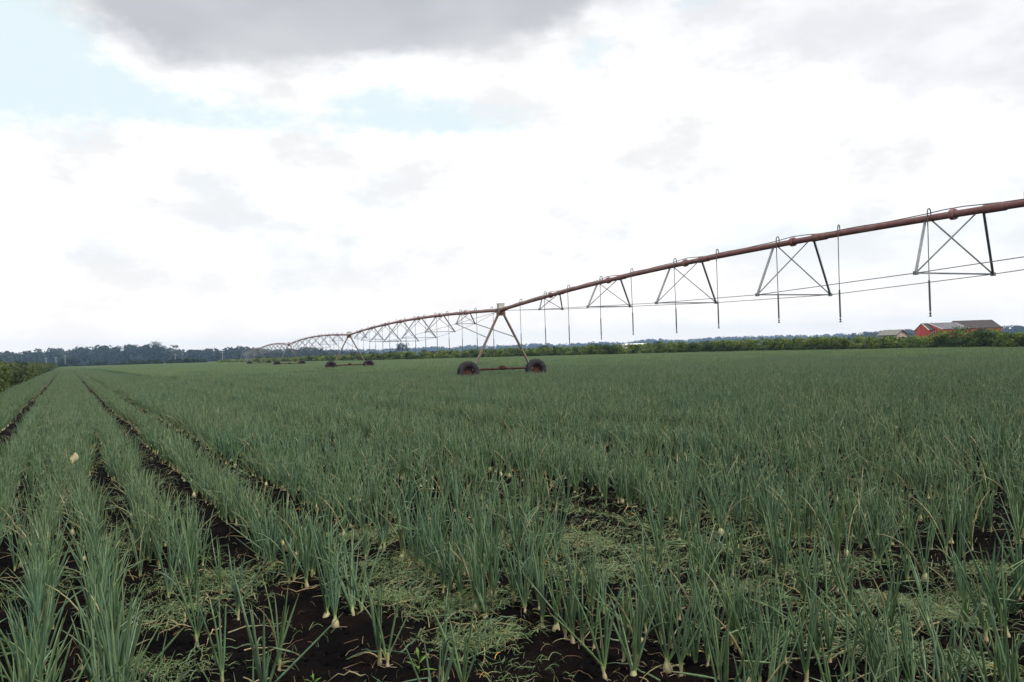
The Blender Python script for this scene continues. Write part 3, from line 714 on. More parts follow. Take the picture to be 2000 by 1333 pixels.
for si in range(5):
    A = np.array([*TW[si], TZ[si]]); B = np.array([*TW[si + 1], TZ[si + 1]])
    if si == 0: A, B = B, A; 
    L = np.linalg.norm((B - A)[:2]); u2 = (B - A)[:2] / L; pv = np.array([u2[1], -u2[0], 0]) * (1 if True else 1)
    def pp(t_, rise=RISE[si], A=A, B=B):
        t_ = np.asarray(t_, float); q = A + (B - A) * t_[..., None]; q[..., 2] += rise * 4 * t_ * (1 - t_); return q
    js = np.linspace(.136, .864, 7)
    near = si < 2; kk = 16 if near else 8
    mb = MB(); ts = np.linspace(.008, .992, 41); mb.tube(pp(ts), .087, kk)
    for t_ in js:
        q = pp([t_ - .0012, t_ + .0012]); mb.tube(q, .135, kk)
        q = pp([t_ + .018, t_ + .030]); mb.tube(q, .105, kk)
    for t_ in (.008, .985): mb.tube(pp([t_, t_ + .008]), .12, kk)
    mbuild(mb, 'pipe', M['pipe'])
    # cable along the pipe, tied down between the humps
    mb = MB(); tt = np.linspace(.01, .99, 85 if near else 30); q = pp(tt); q[:, 2] += .094 + .07 * np.exp(-((np.min(np.abs(tt[:, None] - js[None]), 1)) * L / .7) ** 2) + .008 * np.sin(tt * 150); q += pv * .02
    mb.tube(q, .013, 6); mbuild(mb, 'power_cable', M['hose'])
    ends = {-1: [], 1: []}
    for ji, t_ in enumerate(js):
        mb = MB(); cpos = pp([t_])[0]; dt = (.97, .97, .97, .86, .80, .9, .97)[ji] / L; n0 = pp([t_ - dt])[0]; n1_ = pp([t_ + dt])[0]; m0 = pp([t_ - dt * .78])[0]; m1 = pp([t_ + dt * .78])[0]; [q_.__setitem__(2, q_[2] - .05) for q_ in (n0, n1_, m0, m1)]
        lo = {}
        for sg in (-1, 1):
            e = cpos + pv * sg * JW[ji] / 2; e[2] = cpos[2] - JD[ji]; lo[sg] = e; ends[sg].append(e)
        bx3(lo[-1], lo[1], .026, mb)
        bx3(lo[-1], n1_, .040, mb); bx3(lo[1], n0, .040, mb)      # heavy struts
        bx3(lo[-1], m0, .022, mb); bx3(lo[1], m1, .022, mb)      # light struts
        for e in lo.values(): mb.box(e, (.09, .09, .09), math.atan2(u2[1], u2[0]))
        mbuild(mb, 'truss_frame', M['galv'])
    for sg in (-1, 1):
        chain = [pp([.012])[0] - [0, 0, .08]] + ends[sg] + [pp([.988])[0] - [0, 0, .08]]
        mb = MB()
        for a_, b_ in zip(chain[:-1], chain[1:]): mb.tube([a_, b_], .011, 6)
        mbuild(mb, 'truss_rod', M['galv'])
    # drops
    step = 2.9; nd = int(L / 2.7)
    for k_ in range(nd):
        d_ = 2.83 + 2.72 * k_ + (.13 if k_ % 2 else -.13) * (k_ > 0) if si == 0 else 1.6 + k_ * step
        t_ = d_ / L
        if t_ > .985: break
        q = pp([t_])[0]; sg = 1 if k_ % 2 == 0 else .75; off = pv * .16 * sg + np.array([*u2, 0]) * (.0 if k_ % 2 else .08)
        zb = q[2] - 2.50 + .05 * math.sin(k_ * 2.1)
        mb = MB(); arc = [q + [0, 0, .07]]
        for a_ in np.linspace(0, math.pi, 7): arc.append(q + off * (.5 - .5 * math.cos(a_)) + [0, 0, .15 + .09 * math.sin(a_)])
        arc.append(q + off + [0, 0, -.2]); mb.tube(arc, .016, 6)
        ztop = zb + .92; dr = (random.uniform(-.02, .02), random.uniform(-.02, .02))
        ptop = q + off; ptop[2] = q[2] - .2; pm = np.array([ptop[0] + dr[0], ptop[1] + dr[1], ztop])
        mb.tube([ptop, pm], .0125, 6); dh = mbuild(mb, 'drop_hose', M['hose'])
        mb = MB(); pb = pm.copy(); pb[2] = zb + .14; mb.tube([pm, pm * .5 + pb * .5, pb], .024, 8); mbuild(mb, 'hose_weight', M['hose'], dh)
        mb = MB(); zz = pb[2]; mb.tube([(pb[0], pb[1], zz - h_) for h_ in (0, .03, .045, .065, .08, .10, .115, .14)], [.012, .012, .030, .030, .013, .013, .036, .030], 8); mbuild(mb, 'nozzle', M['hose'], dh)
def wheel(c, ax, ud, parent):
    """c centre, ax axle direction (unit), ud rolling direction"""
    th = np.linspace(0, 2 * math.pi, 37)[:-1]; up = np.array([0, 0, 1.0])
    def ringset(prof, mb, smooth=True):
        V = []; kq = len(prof)
        for a_ in th:
            rd = math.cos(a_) * ud + math.sin(a_) * up
            for r_, x_ in prof: V.append(c + rd * r_ + ax * x_)
        F = [(i * kq + j, i * kq + j + 1, ((i + 1) % 36) * kq + j + 1, ((i + 1) % 36) * kq + j) for i in range(36) for j in range(kq - 1)]
        mb.add(V, F, 0, None, smooth)
    rim = MB(); ringset([(.0, .03), (.10, .05), (.12, .02), (.24, .015), (.30, .05), (.335, .13), (.35, .14), (.35, -.14), (.335, -.13), (.30, -.05), (.24, -.02), (.12, -.02), (.0, -.03)], rim, False)
    for i in range(8):
        a_ = i * math.pi / 4; rd = math.cos(a_) * ud + math.sin(a_) * up; rim.tube([c + rd * .17 - ax * .05, c + rd * .17 + ax * .05], .018, 6)
    w_ = mbuild(rim, 'wheel', M['rust'], parent)
    ty = MB(); ringset([(.34, .15), (.42, .185), (.53, .18), (.595, .14), (.61, 0), (.595, -.14), (.53, -.18), (.42, -.185), (.34, -.15)], ty)
    for i in range(22):      # lugs
        for sg in (-1, 1):
            a_ = (i + (.5 if sg > 0 else 0)) * 2 * math.pi / 22; rd = math.cos(a_) * ud + math.sin(a_) * up; tg = np.cross(ax, rd)
            ty.tube([c + rd * .60 + ax * sg * .02, c + rd * .61 + ax * sg * .09 + tg * .05, c + rd * .56 + ax * sg * .17 + tg * .09], .022, 4, 0, True, False)
    mbuild(ty, 'tyre', M['rubber'], w_)
for ti in range(5):
    x, y = TW[ti]; zt = TZ[ti]
    a = np.array(TW[max(ti - 1, 0)]); b = np.array(TW[ti + 1]); uu = (b - a) / np.linalg.norm(b - a); u3 = np.array([*uu, 0]); pv = np.array([uu[1], -uu[0], 0])
    T0 = np.array([x, y, 0.0]); WB = 4.05
    feet = {sg: T0 + pv * sg * (WB / 2 - .33) + [0, 0, .70] for sg in (-1, 1)}
    for sg in (-1, 1):
        mb = MB(); top = T0 + pv * sg * .16 + [0, 0, zt - .22]
        bx3(top, feet[sg], .070, mb, 8); mb.box(feet[sg] + [0, 0, -.04], (.22, .16, .2), math.atan2(pv[1], pv[0]))
        mbuild(mb, 'tower_leg', M['leg'])
    mb = MB(); bx3(feet[-1] + [0, 0, -.08], feet[1] + [0, 0, -.08], .062, mb, 8)
    for q in (.32, .68): 
        cc = feet[-1] * (1 - q) + feet[1] * q + [0, 0, -.08]; mb.tube([cc - pv * .04, cc + pv * .04], .085, 8)
    bb = mbuild(mb, 'base_beam', M['rust'])
    mb = MB(); cc = (feet[-1] + feet[1]) / 2 + [0, 0, -.04]; mb.tube([cc - pv * .24, cc - pv * .10, cc - pv * .08, cc + pv * .14, cc + pv * .16, cc + pv * .26], [.07, .07, .11, .11, .07, .07], 12)
    mb.box(cc + [0, 0, .06], (.2, .22, .16), math.atan2(pv[1], pv[0])); mbuild(mb, 'gear_motor', M['rust'], bb)
    mb = MB()
    mb.box(T0 + [0, 0, zt - .03], (.40, .30, .26), math.atan2(pv[1], pv[0])); mb.box(T0 + [0, 0, zt - .22], (.46, .24, .16), math.atan2(pv[1], pv[0]))
    mb.tube([T0 - u3 * .42 + [0, 0, zt], T0 + u3 * .42 + [0, 0, zt]], .10, 12)
    for q in (-.2, -.08, .08, .2): mb.tube([T0 + pv * q + u3 * .1 + [0, 0, zt - .2], T0 + pv * q * 1.1 + u3 * .14 + [0, 0, zt + .02], T0 + pv * q + u3 * .3 + [0, 0, zt + .1]], .014, 6)
    mbuild(mb, 'pipe_joint', M['leg'])
    mb = MB(); cb = T0 + [0, 0, zt + .24]; rz_ = math.atan2(pv[1], pv[0]); mb.box(cb, (.34, .28, .24), rz_); mb.box(cb + [0, 0, .128], (.38, .32, .016), rz_)
    bxo = mbuild(mb, 'control_box', M['boxgrey'])
    mb = MB(); mb.box(cb - u3 * 0 + pv * .178 + [0, 0, -.02], (.016, .2, .15), rz_); mbuild(mb, 'box_door', M['rust'], bxo)
    # braces from the next truss frame down to the legs
    nxt = np.array([*TW[ti + 1], TZ[ti + 1]]); A_ = np.array([x, y, zt]); Ls = np.linalg.norm((nxt - A_)[:2]); un = np.array([*((nxt - A_)[:2] / Ls), 0]); pn = np.array([un[1], -un[0], 0])
    for sg in (-1, 1):
        e = A_ + (nxt - A_) * .136 + pn * sg * JW[0] / 2; e[2] = A_[2] + (nxt[2] - A_[2]) * .136 + RISE[ti] * 4 * .136 * .864 - JD[0]
        if ti == 0: continue
        lp = (T0 + pv * sg * .16 + [0, 0, zt - .22]) * .56 + feet[sg] * .44
        mb = MB(); bx3(e, lp, .028, mb, 6); mbuild(mb, 'tower_brace', M['galv'])
    for sg in (-1, 1):
        c = T0 + pv * sg * WB / 2 + [0, 0, .49]
        wheel(c - u3 * .0, u3, pv, mach)
        mb = MB(); gc = c + u3 * .20 ; mb.tube([gc - u3 * .1, gc + u3 * .12], [.11, .09], 10)
        mb.tube([gc, feet[sg] + [0, 0, -.05]], .05, 6); mbuild(mb, 'wheel_gearbox', M['rust'])
# pivot point
x, y = TW[5]; mb = MB(); zt = TZ[5]
for sx_ in (-1, 1):
    for sy_ in (-1, 1): bx3(np.array([x + sx_ * .25, y + sy_ * .25, zt]), np.array([x + sx_ * 1.5, y + sy_ * 1.5, .1]), .05, mb)
mb.box((x, y, zt), (.8, .8, .12)); mbuild(mb, 'pivot_frame', M['galv'])
mb = MB(); mb.tube([(x, y, 0), (x, y, zt + .1)], .11, 12); mb.box((x + .5, y - .4, 1.5), (.5, .3, .8)); mbuild(mb, 'riser_pipe', M['galv'])
for o_ in list(bpy.data.objects):
    if '_org' in o_: del o_['_org']

# ------------------------------------------------------------------ hedges and woods
def leaf_cloud(centres, radii, per, size, mb, squash=1.0, seed=1, tone_lo=0.0, tone_hi=1.0, shell=.35):
    rg = np.random.default_rng(seed); N = len(centres) * per
    ci = np.repeat(np.arange(len(centres)), per)
    d = rg.normal(0, 1, (N, 3)); d /= np.linalg.norm(d, axis=1)[:, None]
    rad = radii[ci] * (1 - shell * rg.random(N) ** 1.5)[:, None]
    P_ = centres[ci] + d * rad
    nrm = d + rg.normal(0, .55, (N, 3)); nrm /= np.linalg.norm(nrm, axis=1)[:, None]
    t1 = np.cross(nrm, rg.normal(0, 1, (N, 3))); t1 /= np.linalg.norm(t1, axis=1)[:, None]; t2 = np.cross(nrm, t1)
    sz = (size * rg.uniform(.5, 1.4, N))[:, None]
    V = np.stack([P_ - t1 * sz, P_ - t2 * sz * .55, P_ + t1 * sz, P_ + t2 * sz * .55], 1)
    V[..., 2] = np.maximum(V[..., 2], .0)
    ct = rg.uniform(tone_lo, tone_hi, len(centres))[ci] + rg.uniform(-.15, .15, N)
    A = np.zeros((N, 4, 4)); A[..., 0] = np.clip(ct, 0, 1)[:, None]
    mb.add(V.reshape(-1, 3), np.arange(N * 4).reshape(N, 4), 0, A.reshape(-1, 4), False)
def hedge(name, poly, hfun, width, label, m, dens=1.3, per=70, size=.16, seed=1, cat='hedge', group=None, rad=.62, sky=False):
    poly = np.asarray(poly, float); seg = np.linalg.norm(np.diff(poly, axis=0), axis=1); cum = np.concatenate([[0], np.cumsum(seg)]); Lt = cum[-1]
    rg = np.random.default_rng(seed)
    def at(t_): return np.stack([np.interp(t_, cum, poly[:, 0]), np.interp(t_, cum, poly[:, 1])], -1)
    def nrm(t_):
        d = at(np.minimum(t_ + .5, Lt)) - at(np.maximum(t_ - .5, 0)); d /= np.linalg.norm(d, axis=-1)[..., None] + 1e-9; return np.stack([d[..., 1], -d[..., 0]], -1)
    o0 = poly.mean(0)
    mb = MB()
    # dark filler core, added inside the leaves so that light does not pass straight through
    tt = np.arange(0, Lt, 1.2); c_ = at(tt); nn = nrm(tt); hh = np.array([hfun(*at(t_)) if sky else hfun(t_ / Lt, t_) for t_ in tt]); V = []
    for i in range(len(tt)):
        h_ = hh[i] * (.55 + .12 * rg.random()); w_ = width * (.26 + .08 * rg.random())
        for sx_, z_ in ((-1, 0), (-1.05, h_ * .6), (-.5, h_), (.5, h_), (1.05, h_ * .6), (1, 0)): V.append([*(c_[i] + nn[i] * w_ * sx_), z_])
    F = [(i * 6 + j, (i + 1) * 6 + j, (i + 1) * 6 + j + 1, i * 6 + j + 1) for i in range(len(tt) - 1) for j in range(5)]
    mb.add(np.array(V) - [*o0, 0], F, 0, (.1, 0, 0, 0))
    n = int(Lt * dens * (width + 2.0)); t_ = rg.random(n) * Lt; sd_ = rg.uniform(-.5, .5, n); hz = np.array([hfun(*at(a)) if sky else hfun(a / Lt, a) for a in t_])
    z = rg.random(n) ** .7 * hz * (1 - .25 * np.abs(sd_)); z = np.clip(z, .3, hz - rad * .6)
    cc = at(t_) + nrm(t_) * (sd_ * width)[:, None]
    r_ = rad * rg.uniform(.6, 1.35, (n, 1)) * np.array([[1, 1, .85]])
    leaf_cloud(np.stack([cc[:, 0] - o0[0], cc[:, 1] - o0[1], z], 1), r_, per, size, mb, seed=seed + 1)
    o = mb.build(name, m, None, (o0[0], o0[1], 0)); tag(o, label, cat, group); return o
TOPS = np.array([(380, 707), (480, 704), (540, 701), (600, 698.3), (640, 696.5), (690, 694), (760, 691), (800, 688.5), (900, 685), (1000, 681), (1100, 678.5), (1160, 675.5), (1240, 673), (1335, 669), (1400, 667), (1500, 663.5), (1600, 660.5), (1700, 659.5), (1790, 657.5), (1812, 661), (1826, 656), (1842, 645), (1870, 641.5), (1905, 644), (1950, 649), (2000, 652.5), (2300, 644)], float)
def skyline(x, y):
    px_ = to_px((x, y, 2.0))[0]; yt = np.interp(px_, TOPS[:, 0], TOPS[:, 1]); return float(np.clip(at_depth(px_, yt, y)[2], 1.4, 3.4)) + .05
def off(poly, d=1.5):
    return [(a + d, b + d) for a, b in poly]
G_ = 'hedges round the onion field'
hedge('hedge', off([(66, 40), (52, 78), (50.5, 92)]), skyline, 3.0, 'tall bushy green hedge in front of the red barn at the right edge', M['hedge'], 2.2, 150, .095, 5, group=G_, sky=True, rad=.52)
hedge('hedge', off([(50.2, 93), (38.5, 122), (18.5, 143), (0, 157), (-21, 174)]), skyline, 3.0, 'long green hedge along the far field edge behind the nearest wheeled tower', M['hedge'], 1.9, 100, .12, 6, group=G_, sky=True, rad=.52)
hedge('hedge', off([(-22, 175), (-54, 216), (-92, 292), (-122, 340)]), skyline, 3.0, 'pale green hedge behind the farther wheeled towers', M['hedge'], 1.0, 60, .2, 7, group=G_, sky=True)
def along(s_, l_): return (s_ * NV[0] + l_ * DV[0], s_ * NV[1] + l_ * DV[1])
hedge('hedge', [along(-4.45, 28), along(-4.45, 120), along(-4.5, 380)], lambda f, t_: 1.76 + .08 * math.sin(t_ * .3) + .06 * math.sin(t_ * .9), 2.6, 'clipped green hedge along the left field edge', M['hedgel'], 1.3, 90, .10, 8, group='hedges round the onion field', rad=.5)
FAR = [(96, 134, 715.5, 2.4, 430, 'low dark hedge left of the row vanishing point, in front of the wood'), (137, 165, 716.5, 1.3, 430, 'thin low dark hedge just right of the row vanishing point'), (167, 209, 715.3, 2.6, 425, 'short dark clipped hedge between the thin hedge and a gap'),
       (213, 232, 714., 1.3, 420, 'smallest low dark shrub strip at the far field end'), (234, 319, 711.8, 2.6, 415, 'long dark clipped hedge at the far field end with a pole on its right'), (323, 405, 709.5, 2.5, 405, 'dark clipped hedge behind the farthest pivot span')]
for i, (xa, xb, yb, h_, Y, lab) in enumerate(FAR):
    pa, pb = at_depth(xa + 1, yb, Y), at_depth(xb - 1, yb, Y); hedge('hedge', [pa[:2], (pa[:2] + pb[:2]) / 2 + [0, 2], pb[:2]], lambda f, t_, h_=h_: h_ + .1 * math.sin(t_ * .6), 2.6, lab, M['hedged'], .9, 30, .28, 20 + i, group='low hedges at the far end of the field', rad=.6)
BACK = [(619, 664, 1.95, 300, 'dark shrub row behind the hedge, left of the second tower legs'), (682, 712, 2.5, 300, 'dark shrub row behind the hedge right of the second tower'), (714, 741, 2.5, 300, 'dark shrub row behind the hedge under the second truss'), (758, 776, 2.3, 290, 'small dark shrub clump behind the hedge under the truss'),
        (820, 868, 2.6, 280, 'dark shrub row behind the hedge left of the nearest tower'), (1052, 1092, 2.9, 300, 'dark shrub row behind the hedge right of the nearest tower'), (1158, 1188, 3.3, 330, 'dark shrub clump behind the hedge left of the white building'), (1270, 1296, 3.4, 330, 'dark shrub clump behind the hedge right of the white building'),
        (500, 545, 2.0, 330, 'dark shrub row behind the third span of the pivot')]
for i, (xa, xb, h_, Y, lab) in enumerate(BACK):
    pa, pb = at_depth(xa + 2, 690, Y), at_depth(xb - 2, 690, Y + 6); hedge('shrub_row', [pa[:2], (pa[:2] + pb[:2]) / 2, pb[:2]], lambda f, t_, h_=h_: h_ + .25 * math.sin(t_ * .7), 3.0, lab, M['hedged'], .9, 34, .25, 40 + i, 'shrubs', 'dark shrubs behind the far hedge', .7)
# round tree by the left poles
def tree(x, Y, H, Rr, label, seed, group):
    p = at_depth(x, 700, Y); t_ = empty('tree', (p[0], p[1], 0)); tag(t_, label, 'tree', group); rg = np.random.default_rng(seed)
    mb = MB(); mb.tube([(0, 0, -.2), (.1, 0, H * .3), (0, .1, H * .6)], [.32, .25, .12], 8)
    for k_ in range(5):
        a = k_ * 1.3; mb.tube([(0, 0, H * (.25 + .05 * k_)), (math.cos(a) * Rr * .4, math.sin(a) * Rr * .4, H * (.5 + .05 * k_))], [.12, .05], 6)
    mb.build('trunk', M['bark'], t_)
    mb = MB(); n = 46; d = rg.normal(0, 1, (n, 3)); d /= np.linalg.norm(d, axis=1)[:, None]; c_ = d * np.array([Rr, Rr, H * .36]) * rg.uniform(.4, .9, (n, 1)) + [0, 0, H * .58]
    leaf_cloud(c_, rg.uniform(.9, 1.7, (n, 1)) * np.ones((1, 3)) * Rr / 6, 60, .42, mb, seed=seed); mb.build('crown', M['wood'], t_)
tree(137, 560, 6.0, 7.5, 'round low tree beside the leftmost poles in front of the wood', 3, 'separate trees in front of the left wood')
tree(302, 800, 23.5, 10, 'tallest tree standing above the left wood skyline', 4, 'separate trees in front of the left wood')
tree(786, 900, 16.5, 8.5, 'peaked tree above the wood between the second and nearest tower', 5, 'separate trees in front of the left wood')

def wood(name, prof, Y, hill, csize, label, seed, depth=90, step=5.0, m='wood'):
    prof = np.array(prof, float); rg = np.random.default_rng(seed); C_ = []; R_ = []
    xs = prof[:, 0]; P0 = np.array([at_depth(a, b, Y) for a, b in prof])
    for layer in range(4):
        yy = Y + depth * layer / 3.0
        X0, X1 = P0[0, 0] * yy / Y, P0[-1, 0] * yy / Y
        X = np.arange(X0, X1, step * .8) ; X = X + rg.normal(0, step * .3, len(X))
        top = np.interp(X * Y / yy, P0[:, 0], P0[:, 2])
        top = (top - CH) * yy / Y + CH
        for a, t_ in zip(X, top):
            tz = t_ * (.70 + .10 * layer) + rg.normal(0, csize * .08)
            r1 = csize * rg.uniform(.6, 1.25)
            z_ = tz - r1 * .8
            while z_ > -r1 * .5:
                C_.append((a + rg.normal(0, r1 * .3), yy + rg.normal(0, depth * .12), z_)); R_.append((r1, r1, r1 * .9)); z_ -= r1 * 1.25
    C_ = np.array(C_); R_ = np.array(R_); o0 = np.array([C_[:, 0].mean(), Y, 0]); mb = MB()
    leaf_cloud(C_ - o0, R_, 64, csize * .26, mb, seed=seed, shell=.3)
    # solid mass of the wood behind its leaves
    X = P0[:, 0]; V = []
    for a, t_ in zip(X, P0[:, 2]): V += [(a, Y + 18, 0), (a, Y + 22, max(t_ * .5, 1)), (a * 1.03, Y + depth, max(t_ * .62, 1)), (a * 1.03, Y + depth, 0)]
    F = [(i * 4 + j, i * 4 + 4 + j, i * 4 + 5 + j, i * 4 + 1 + j) for i in range(len(X) - 1) for j in range(3)]
    mb.add(np.array(V) - o0, F, 0, (.3, 0, 0, 0))
    o = mb.build(name, M[m], None, o0); tag(o, label, None, None, 'stuff'); print(name, len(C_))
wood('left_wood', [(-60, 690), (0, 686), (30, 688), (50, 685), (72, 691), (84, 682), (115, 681), (133, 686), (160, 679), (220, 676), (280, 674), (310, 674), (335, 683), (380, 684), (430, 682), (460, 678), (494, 678), (520, 683), (560, 681), (600, 680), (625, 680), (650, 685), (700, 688), (730, 692)], 800, 0, 5.2, 'dark blue green wood along the left horizon', 60)
wood('far_wood', [(480, 690), (600, 687), (665, 683), (710, 682.5), (746, 682.5), (790, 680), (820, 679), (856, 676.5), (880, 680), (916, 674.5), (940, 677), (1000, 674), (1054, 670.5), (1080, 673), (1120, 672), (1164, 668), (1222, 669), (1265, 662.5), (1300, 664), (1335, 664), (1377, 660), (1460, 657), (1560, 655), (1600, 655), (1635, 651), (1660, 654)], 2200, 0, 10.5, 'hazy pale blue wooded ridge along the middle and right horizon', 61, 220, 12.)
wood('right_wood', [(1655, 657), (1680, 649), (1700, 648), (1724, 647), (1760, 643), (1800, 646), (1850, 646), (1900, 642), (1940, 641), (1956, 638), (1980, 635.5), (2000, 637), (2080, 636)], 1050, 0, 5.5, 'blue green wood behind the red barn', 62, 110, 6.)

# ------------------------------------------------------------------ barn
barn = empty('barn', (118, 229, 0)); tag(barn, 'large red barn with weathered patched sheet roof behind the tall hedge', 'barn')
bo = np.array([118, 229, 0.0]); bu = np.array([.9986, -.0533, 0]); bn = np.array([.0533, .9986, 0]); ridge0 = np.array([113.5, 229, 0.0])
def bp_(l, n, z): return ridge0 + bu * l + bn * n + np.array([0, 0, z]) - bo
def gable_wall(l0, l1, nf, nb, ze, zr, name, m):
    mb = MB(); V = []
    for l in (l0, l1): V += [bp_(l, nf, 0), bp_(l, nf, ze), bp_(l, 0, zr), bp_(l, nb, ze), bp_(l, nb, 0)]
    F = [(0, 1, 6, 5), (3, 4, 9, 8), (0, 4, 3, 1), (1, 3, 2, 2), (5, 6, 8, 9), (6, 7, 8, 8)]
    mb.add(V, F); return mb.build(name, m, barn)
def gable_roof(l0, l1, nf, nb, ze, zr, m, name='roof', th=.14, oh=.35):
    mb = MB(); V = []
    for l in (l0 - .12, l1 + .12):
        for dz in (0.02, th):
            sf = (zr - ze) / abs(nf); sb = (zr - ze) / nb
            V += [bp_(l, nf - oh, ze - sf * oh + dz), bp_(l, 0, zr + dz), bp_(l, nb + oh, ze - sb * oh + dz)]
    F = [(3, 9, 10, 4), (4, 10, 11, 5), (0, 1, 7, 6), (1, 2, 8, 7), (0, 3, 4, 1), (1, 4, 5, 2), (6, 7, 10, 9), (7, 8, 11, 10), (0, 6, 9, 3), (2, 5, 11, 8)]
    mb.add(V, F); return mb.build(name, m, barn)
gable_wall(0.12, 1.6, -4.35, 4.35, 3.85, 5.6, 'wall', M['barn'])
gable_wall(1.602, 8.5, -8.7, 4.35, 3.85, 5.55, 'wall', M['barn'])
gable_wall(8.502, 19.0, -4.85, 4.35, 3.95, 5.95, 'wall', M['barn'])
gable_roof(.12, 1.5, -4.35, 4.35, 3.85, 5.6, M['roofd'])
gable_roof(1.75, 8.35, -8.7, 4.35, 3.85, 5.6, M['sheet'])
gable_roof(8.62, 18.95, -4.85, 4.35, 3.95, 6.0, M['roofd'])
for l, nf, ze, zr in ((-.03, -4.7, 3.72, 5.72), (1.60, -9.05, 3.80, 5.72), (8.52, -9.05, 3.80, 5.72)):
    mb = MB(); mb.tube([bp_(l, nf, ze + .05), bp_(l, 0, zr + .06)], .11, 4, 0, True, False); mb.build('rake_board', M['trim'], barn)
mb = MB(); mb.box(bp_(14.2, -4.9, 2.9), (1.9, .10, 1.1), math.atan2(bu[1], bu[0])); dr_ = mb.build('opening', M['dark'], barn)
mb = MB(); mb.box(bp_(14.2, -5.25, 3.5), (2.3, .7, .07), math.atan2(bu[1], bu[0])); mb.build('awning', M['trim'], barn)
mb = MB(); mb.tube([bp_(1.0, -4.9, 0), bp_(1.0, -4.9, 3.7)], .06, 8); mb.tube([bp_(1.35, -5.4, 0), bp_(1.35, -5.4, 3.6)], .06, 8); mb.build('downpipe', M['trim'], barn)
mb = MB(); mb.tube([bp_(2.6, -.3, 5.5), bp_(2.6, -.3, 6.2)], .04, 6); mb.build('roof_vent', M['galv'], barn)
mb = MB(); mb.box(bp_(.10, 0, 1.4), (.08, 3.2, 2.8), math.atan2(bu[1], bu[0])); mb.build('barn_door', M['barn'], barn)['label'] = 'red board door in the gable end'

# small shed
P1 = at_depth(1749, 656, 238); shed = empty('shed', (P1[0], P1[1], 0)); tag(shed, 'small low shed with pale grey roof left of the red barn', 'shed')
al = np.array([-.6, .8, 0]); ar = np.array([.8, .6, 0]); Ls, Ws = 5.0, 6.6
def sp_(l, w_, z): return al * l + ar * w_ + np.array([0, 0, z])
mb = MB(); V = []
for l in (0, Ls): V += [sp_(l, 0, 0), sp_(l, 0, 2.9), sp_(l, Ws / 2, 4.2), sp_(l, Ws, 2.9), sp_(l, Ws, 0)]
mb.add(V, [(0, 5, 6, 1), (3, 8, 9, 4), (0, 1, 3, 4), (1, 2, 3, 3), (5, 9, 8, 6), (6, 8, 7, 7)]); mb.build('wall', M['shedw'], shed)
mb = MB(); V = []
for l in (-.5, Ls + .5):
    for dz in (.03, .15): V += [sp_(l, -.6, 2.66 + dz), sp_(l, Ws / 2, 4.2 + dz), sp_(l, Ws + .6, 2.66 + dz)]
mb.add(V, [(3, 9, 10, 4), (4, 10, 11, 5), (0, 1, 7, 6), (1, 2, 8, 7), (0, 3, 4, 1), (1, 4, 5, 2), (6, 7, 10, 9), (7, 8, 11, 10), (0, 6, 9, 3), (2, 5, 11, 8)]); mb.build('roof', M['shedr'], shed)
mb = MB(); mb.box(sp_(1.9, -.03, 1.4), (2.6, .08, 2.3), math.atan2(al[1], al[0])); mb.build('open_doorway', M['dark'], shed)

# long low white building beyond the hedge
P1 = at_depth(1213, 676, 500); gh = empty('white_building', (P1[0], P1[1], 0)); tag(gh, 'long low white building far behind the hedge below the hose line', 'building')
mb = MB(); Lg = 15.5; mb.box((Lg / 2, 3, 1.5), (Lg, 6, 3.0)); mb.build('wall', M['white'], gh)
mb = MB(); mb.add([(-.3, -.3, 3.0), (-.3, 3, 3.75), (-.3, 6.3, 3.0), (Lg + .3, -.3, 3.0), (Lg + .3, 3, 3.75), (Lg + .3, 6.3, 3.0)], [(0, 3, 4, 1), (1, 4, 5, 2), (0, 1, 2, 2), (3, 5, 4, 4), (0, 2, 5, 3)]); mb.V[0][:, 2] += .004; mb.build('roof', M['white'], gh)
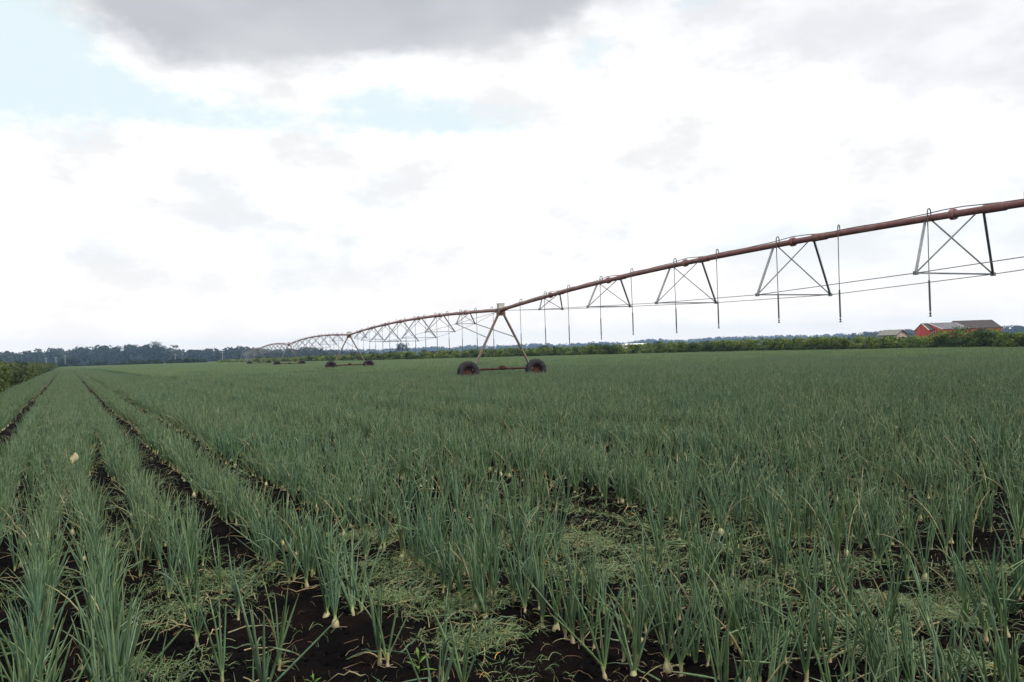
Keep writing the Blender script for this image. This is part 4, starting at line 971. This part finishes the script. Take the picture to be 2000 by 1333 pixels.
# small white vehicle on the road beyond
P1 = at_depth(668, 696, 450); vn = empty('white_van', (P1[0], P1[1], 0), .5); tag(vn, 'small white van far beyond the hedge between the second tower legs', 'van')
mb = MB(); prof = [(-1.1, .45), (-1.1, 1.75), (-.9, 1.95), (1.0, 1.95), (1.45, 1.25), (2.1, 1.1), (2.2, .45)]; V = [(a, s_ * .9, b) for s_ in (-1, 1) for a, b in prof]
V += [(0, -.9, 1.1), (0, .9, 1.1)]
F = [(i, (i + 1) % 7, 7 + (i + 1) % 7, 7 + i) for i in range(7)] + [((i + 1) % 7, i, 14, 14) for i in range(7)] + [(7 + i, 7 + (i + 1) % 7, 15, 15) for i in range(7)]
mb.add(V, F); mb.build('body', M['white'], vn)
for sx_ in (-.6, 1.5):
    for sy_ in (-.85, .85): mb = MB(); mb.tube([(sx_, sy_ - .1, .33), (sx_, sy_ + .1, .33)], .33, 14); mb.build('wheel', M['rubber'], vn)
mb = MB(); mb.add([(1.03, -.75, 1.91), (1.03, .75, 1.91), (1.46, .78, 1.29), (1.46, -.78, 1.29)], [(0, 3, 2, 1)]); mb.V[0][:, 0] += .03; mb.build('windscreen', M['glass'], vn)

# utility poles
PL = [(90, 699.5, 520, 'leftmost utility pole in front of the left wood'), (109, 697.5, 520, 'middle pole of the three left poles'), (127, 694.5, 520, 'tallest and rightmost of the three left poles'), (342, 691.5, 480, 'pale utility pole above the dark far hedge'), (434, 688, 470, 'thin pole left of the pivot point end')]
first = None
for x, yt, Y, lab in PL:
    top = at_depth(x, yt, Y); H = top[2]
    t_ = empty('utility_pole', (top[0], top[1], 0)); tag(t_, lab, 'utility pole', 'utility poles along the far road')
    mb = MB(); mb.tube([(0, 0, 0), (0, 0, H)], [.2, .14], 8); mb.build('post', M['pole'], t_)
    mb = MB(); mb.box((0, -.2, H - .5), (2.0, .12, .14)); mb.build('crossarm', M['pole'], t_)
    mb = MB()
    for q in (-.85, 0, .85): mb.tube([(q, -.2, H - .43), (q, -.2, H - .22)], .06, 6)
    mb.build('insulators', M['white'], t_)

# ------------------------------------------------------------------ the air
hz = MB(); hz.box((0, 1300, 29.0), (2600, 3000, 62)); 
def _haze():
    m = bpy.data.materials.new('haze_air'); m.use_nodes = True; t = NT(m.node_tree); out = t.n('ShaderNodeOutputMaterial')
    v = t.n('ShaderNodeVolumePrincipled'); v.inputs['Color'].default_value = (.42, .66, 1.0, 1); v.inputs['Density'].default_value = .00017; v.inputs['Anisotropy'].default_value = .1
    t.t.links.new(v.outputs[0], out.inputs['Volume']); m.cycles.homogeneous_volume = True
    return m
ho = hz.build('haze', _haze()); tag(ho, 'thin blue summer haze over the fields', None, None, 'stuff')
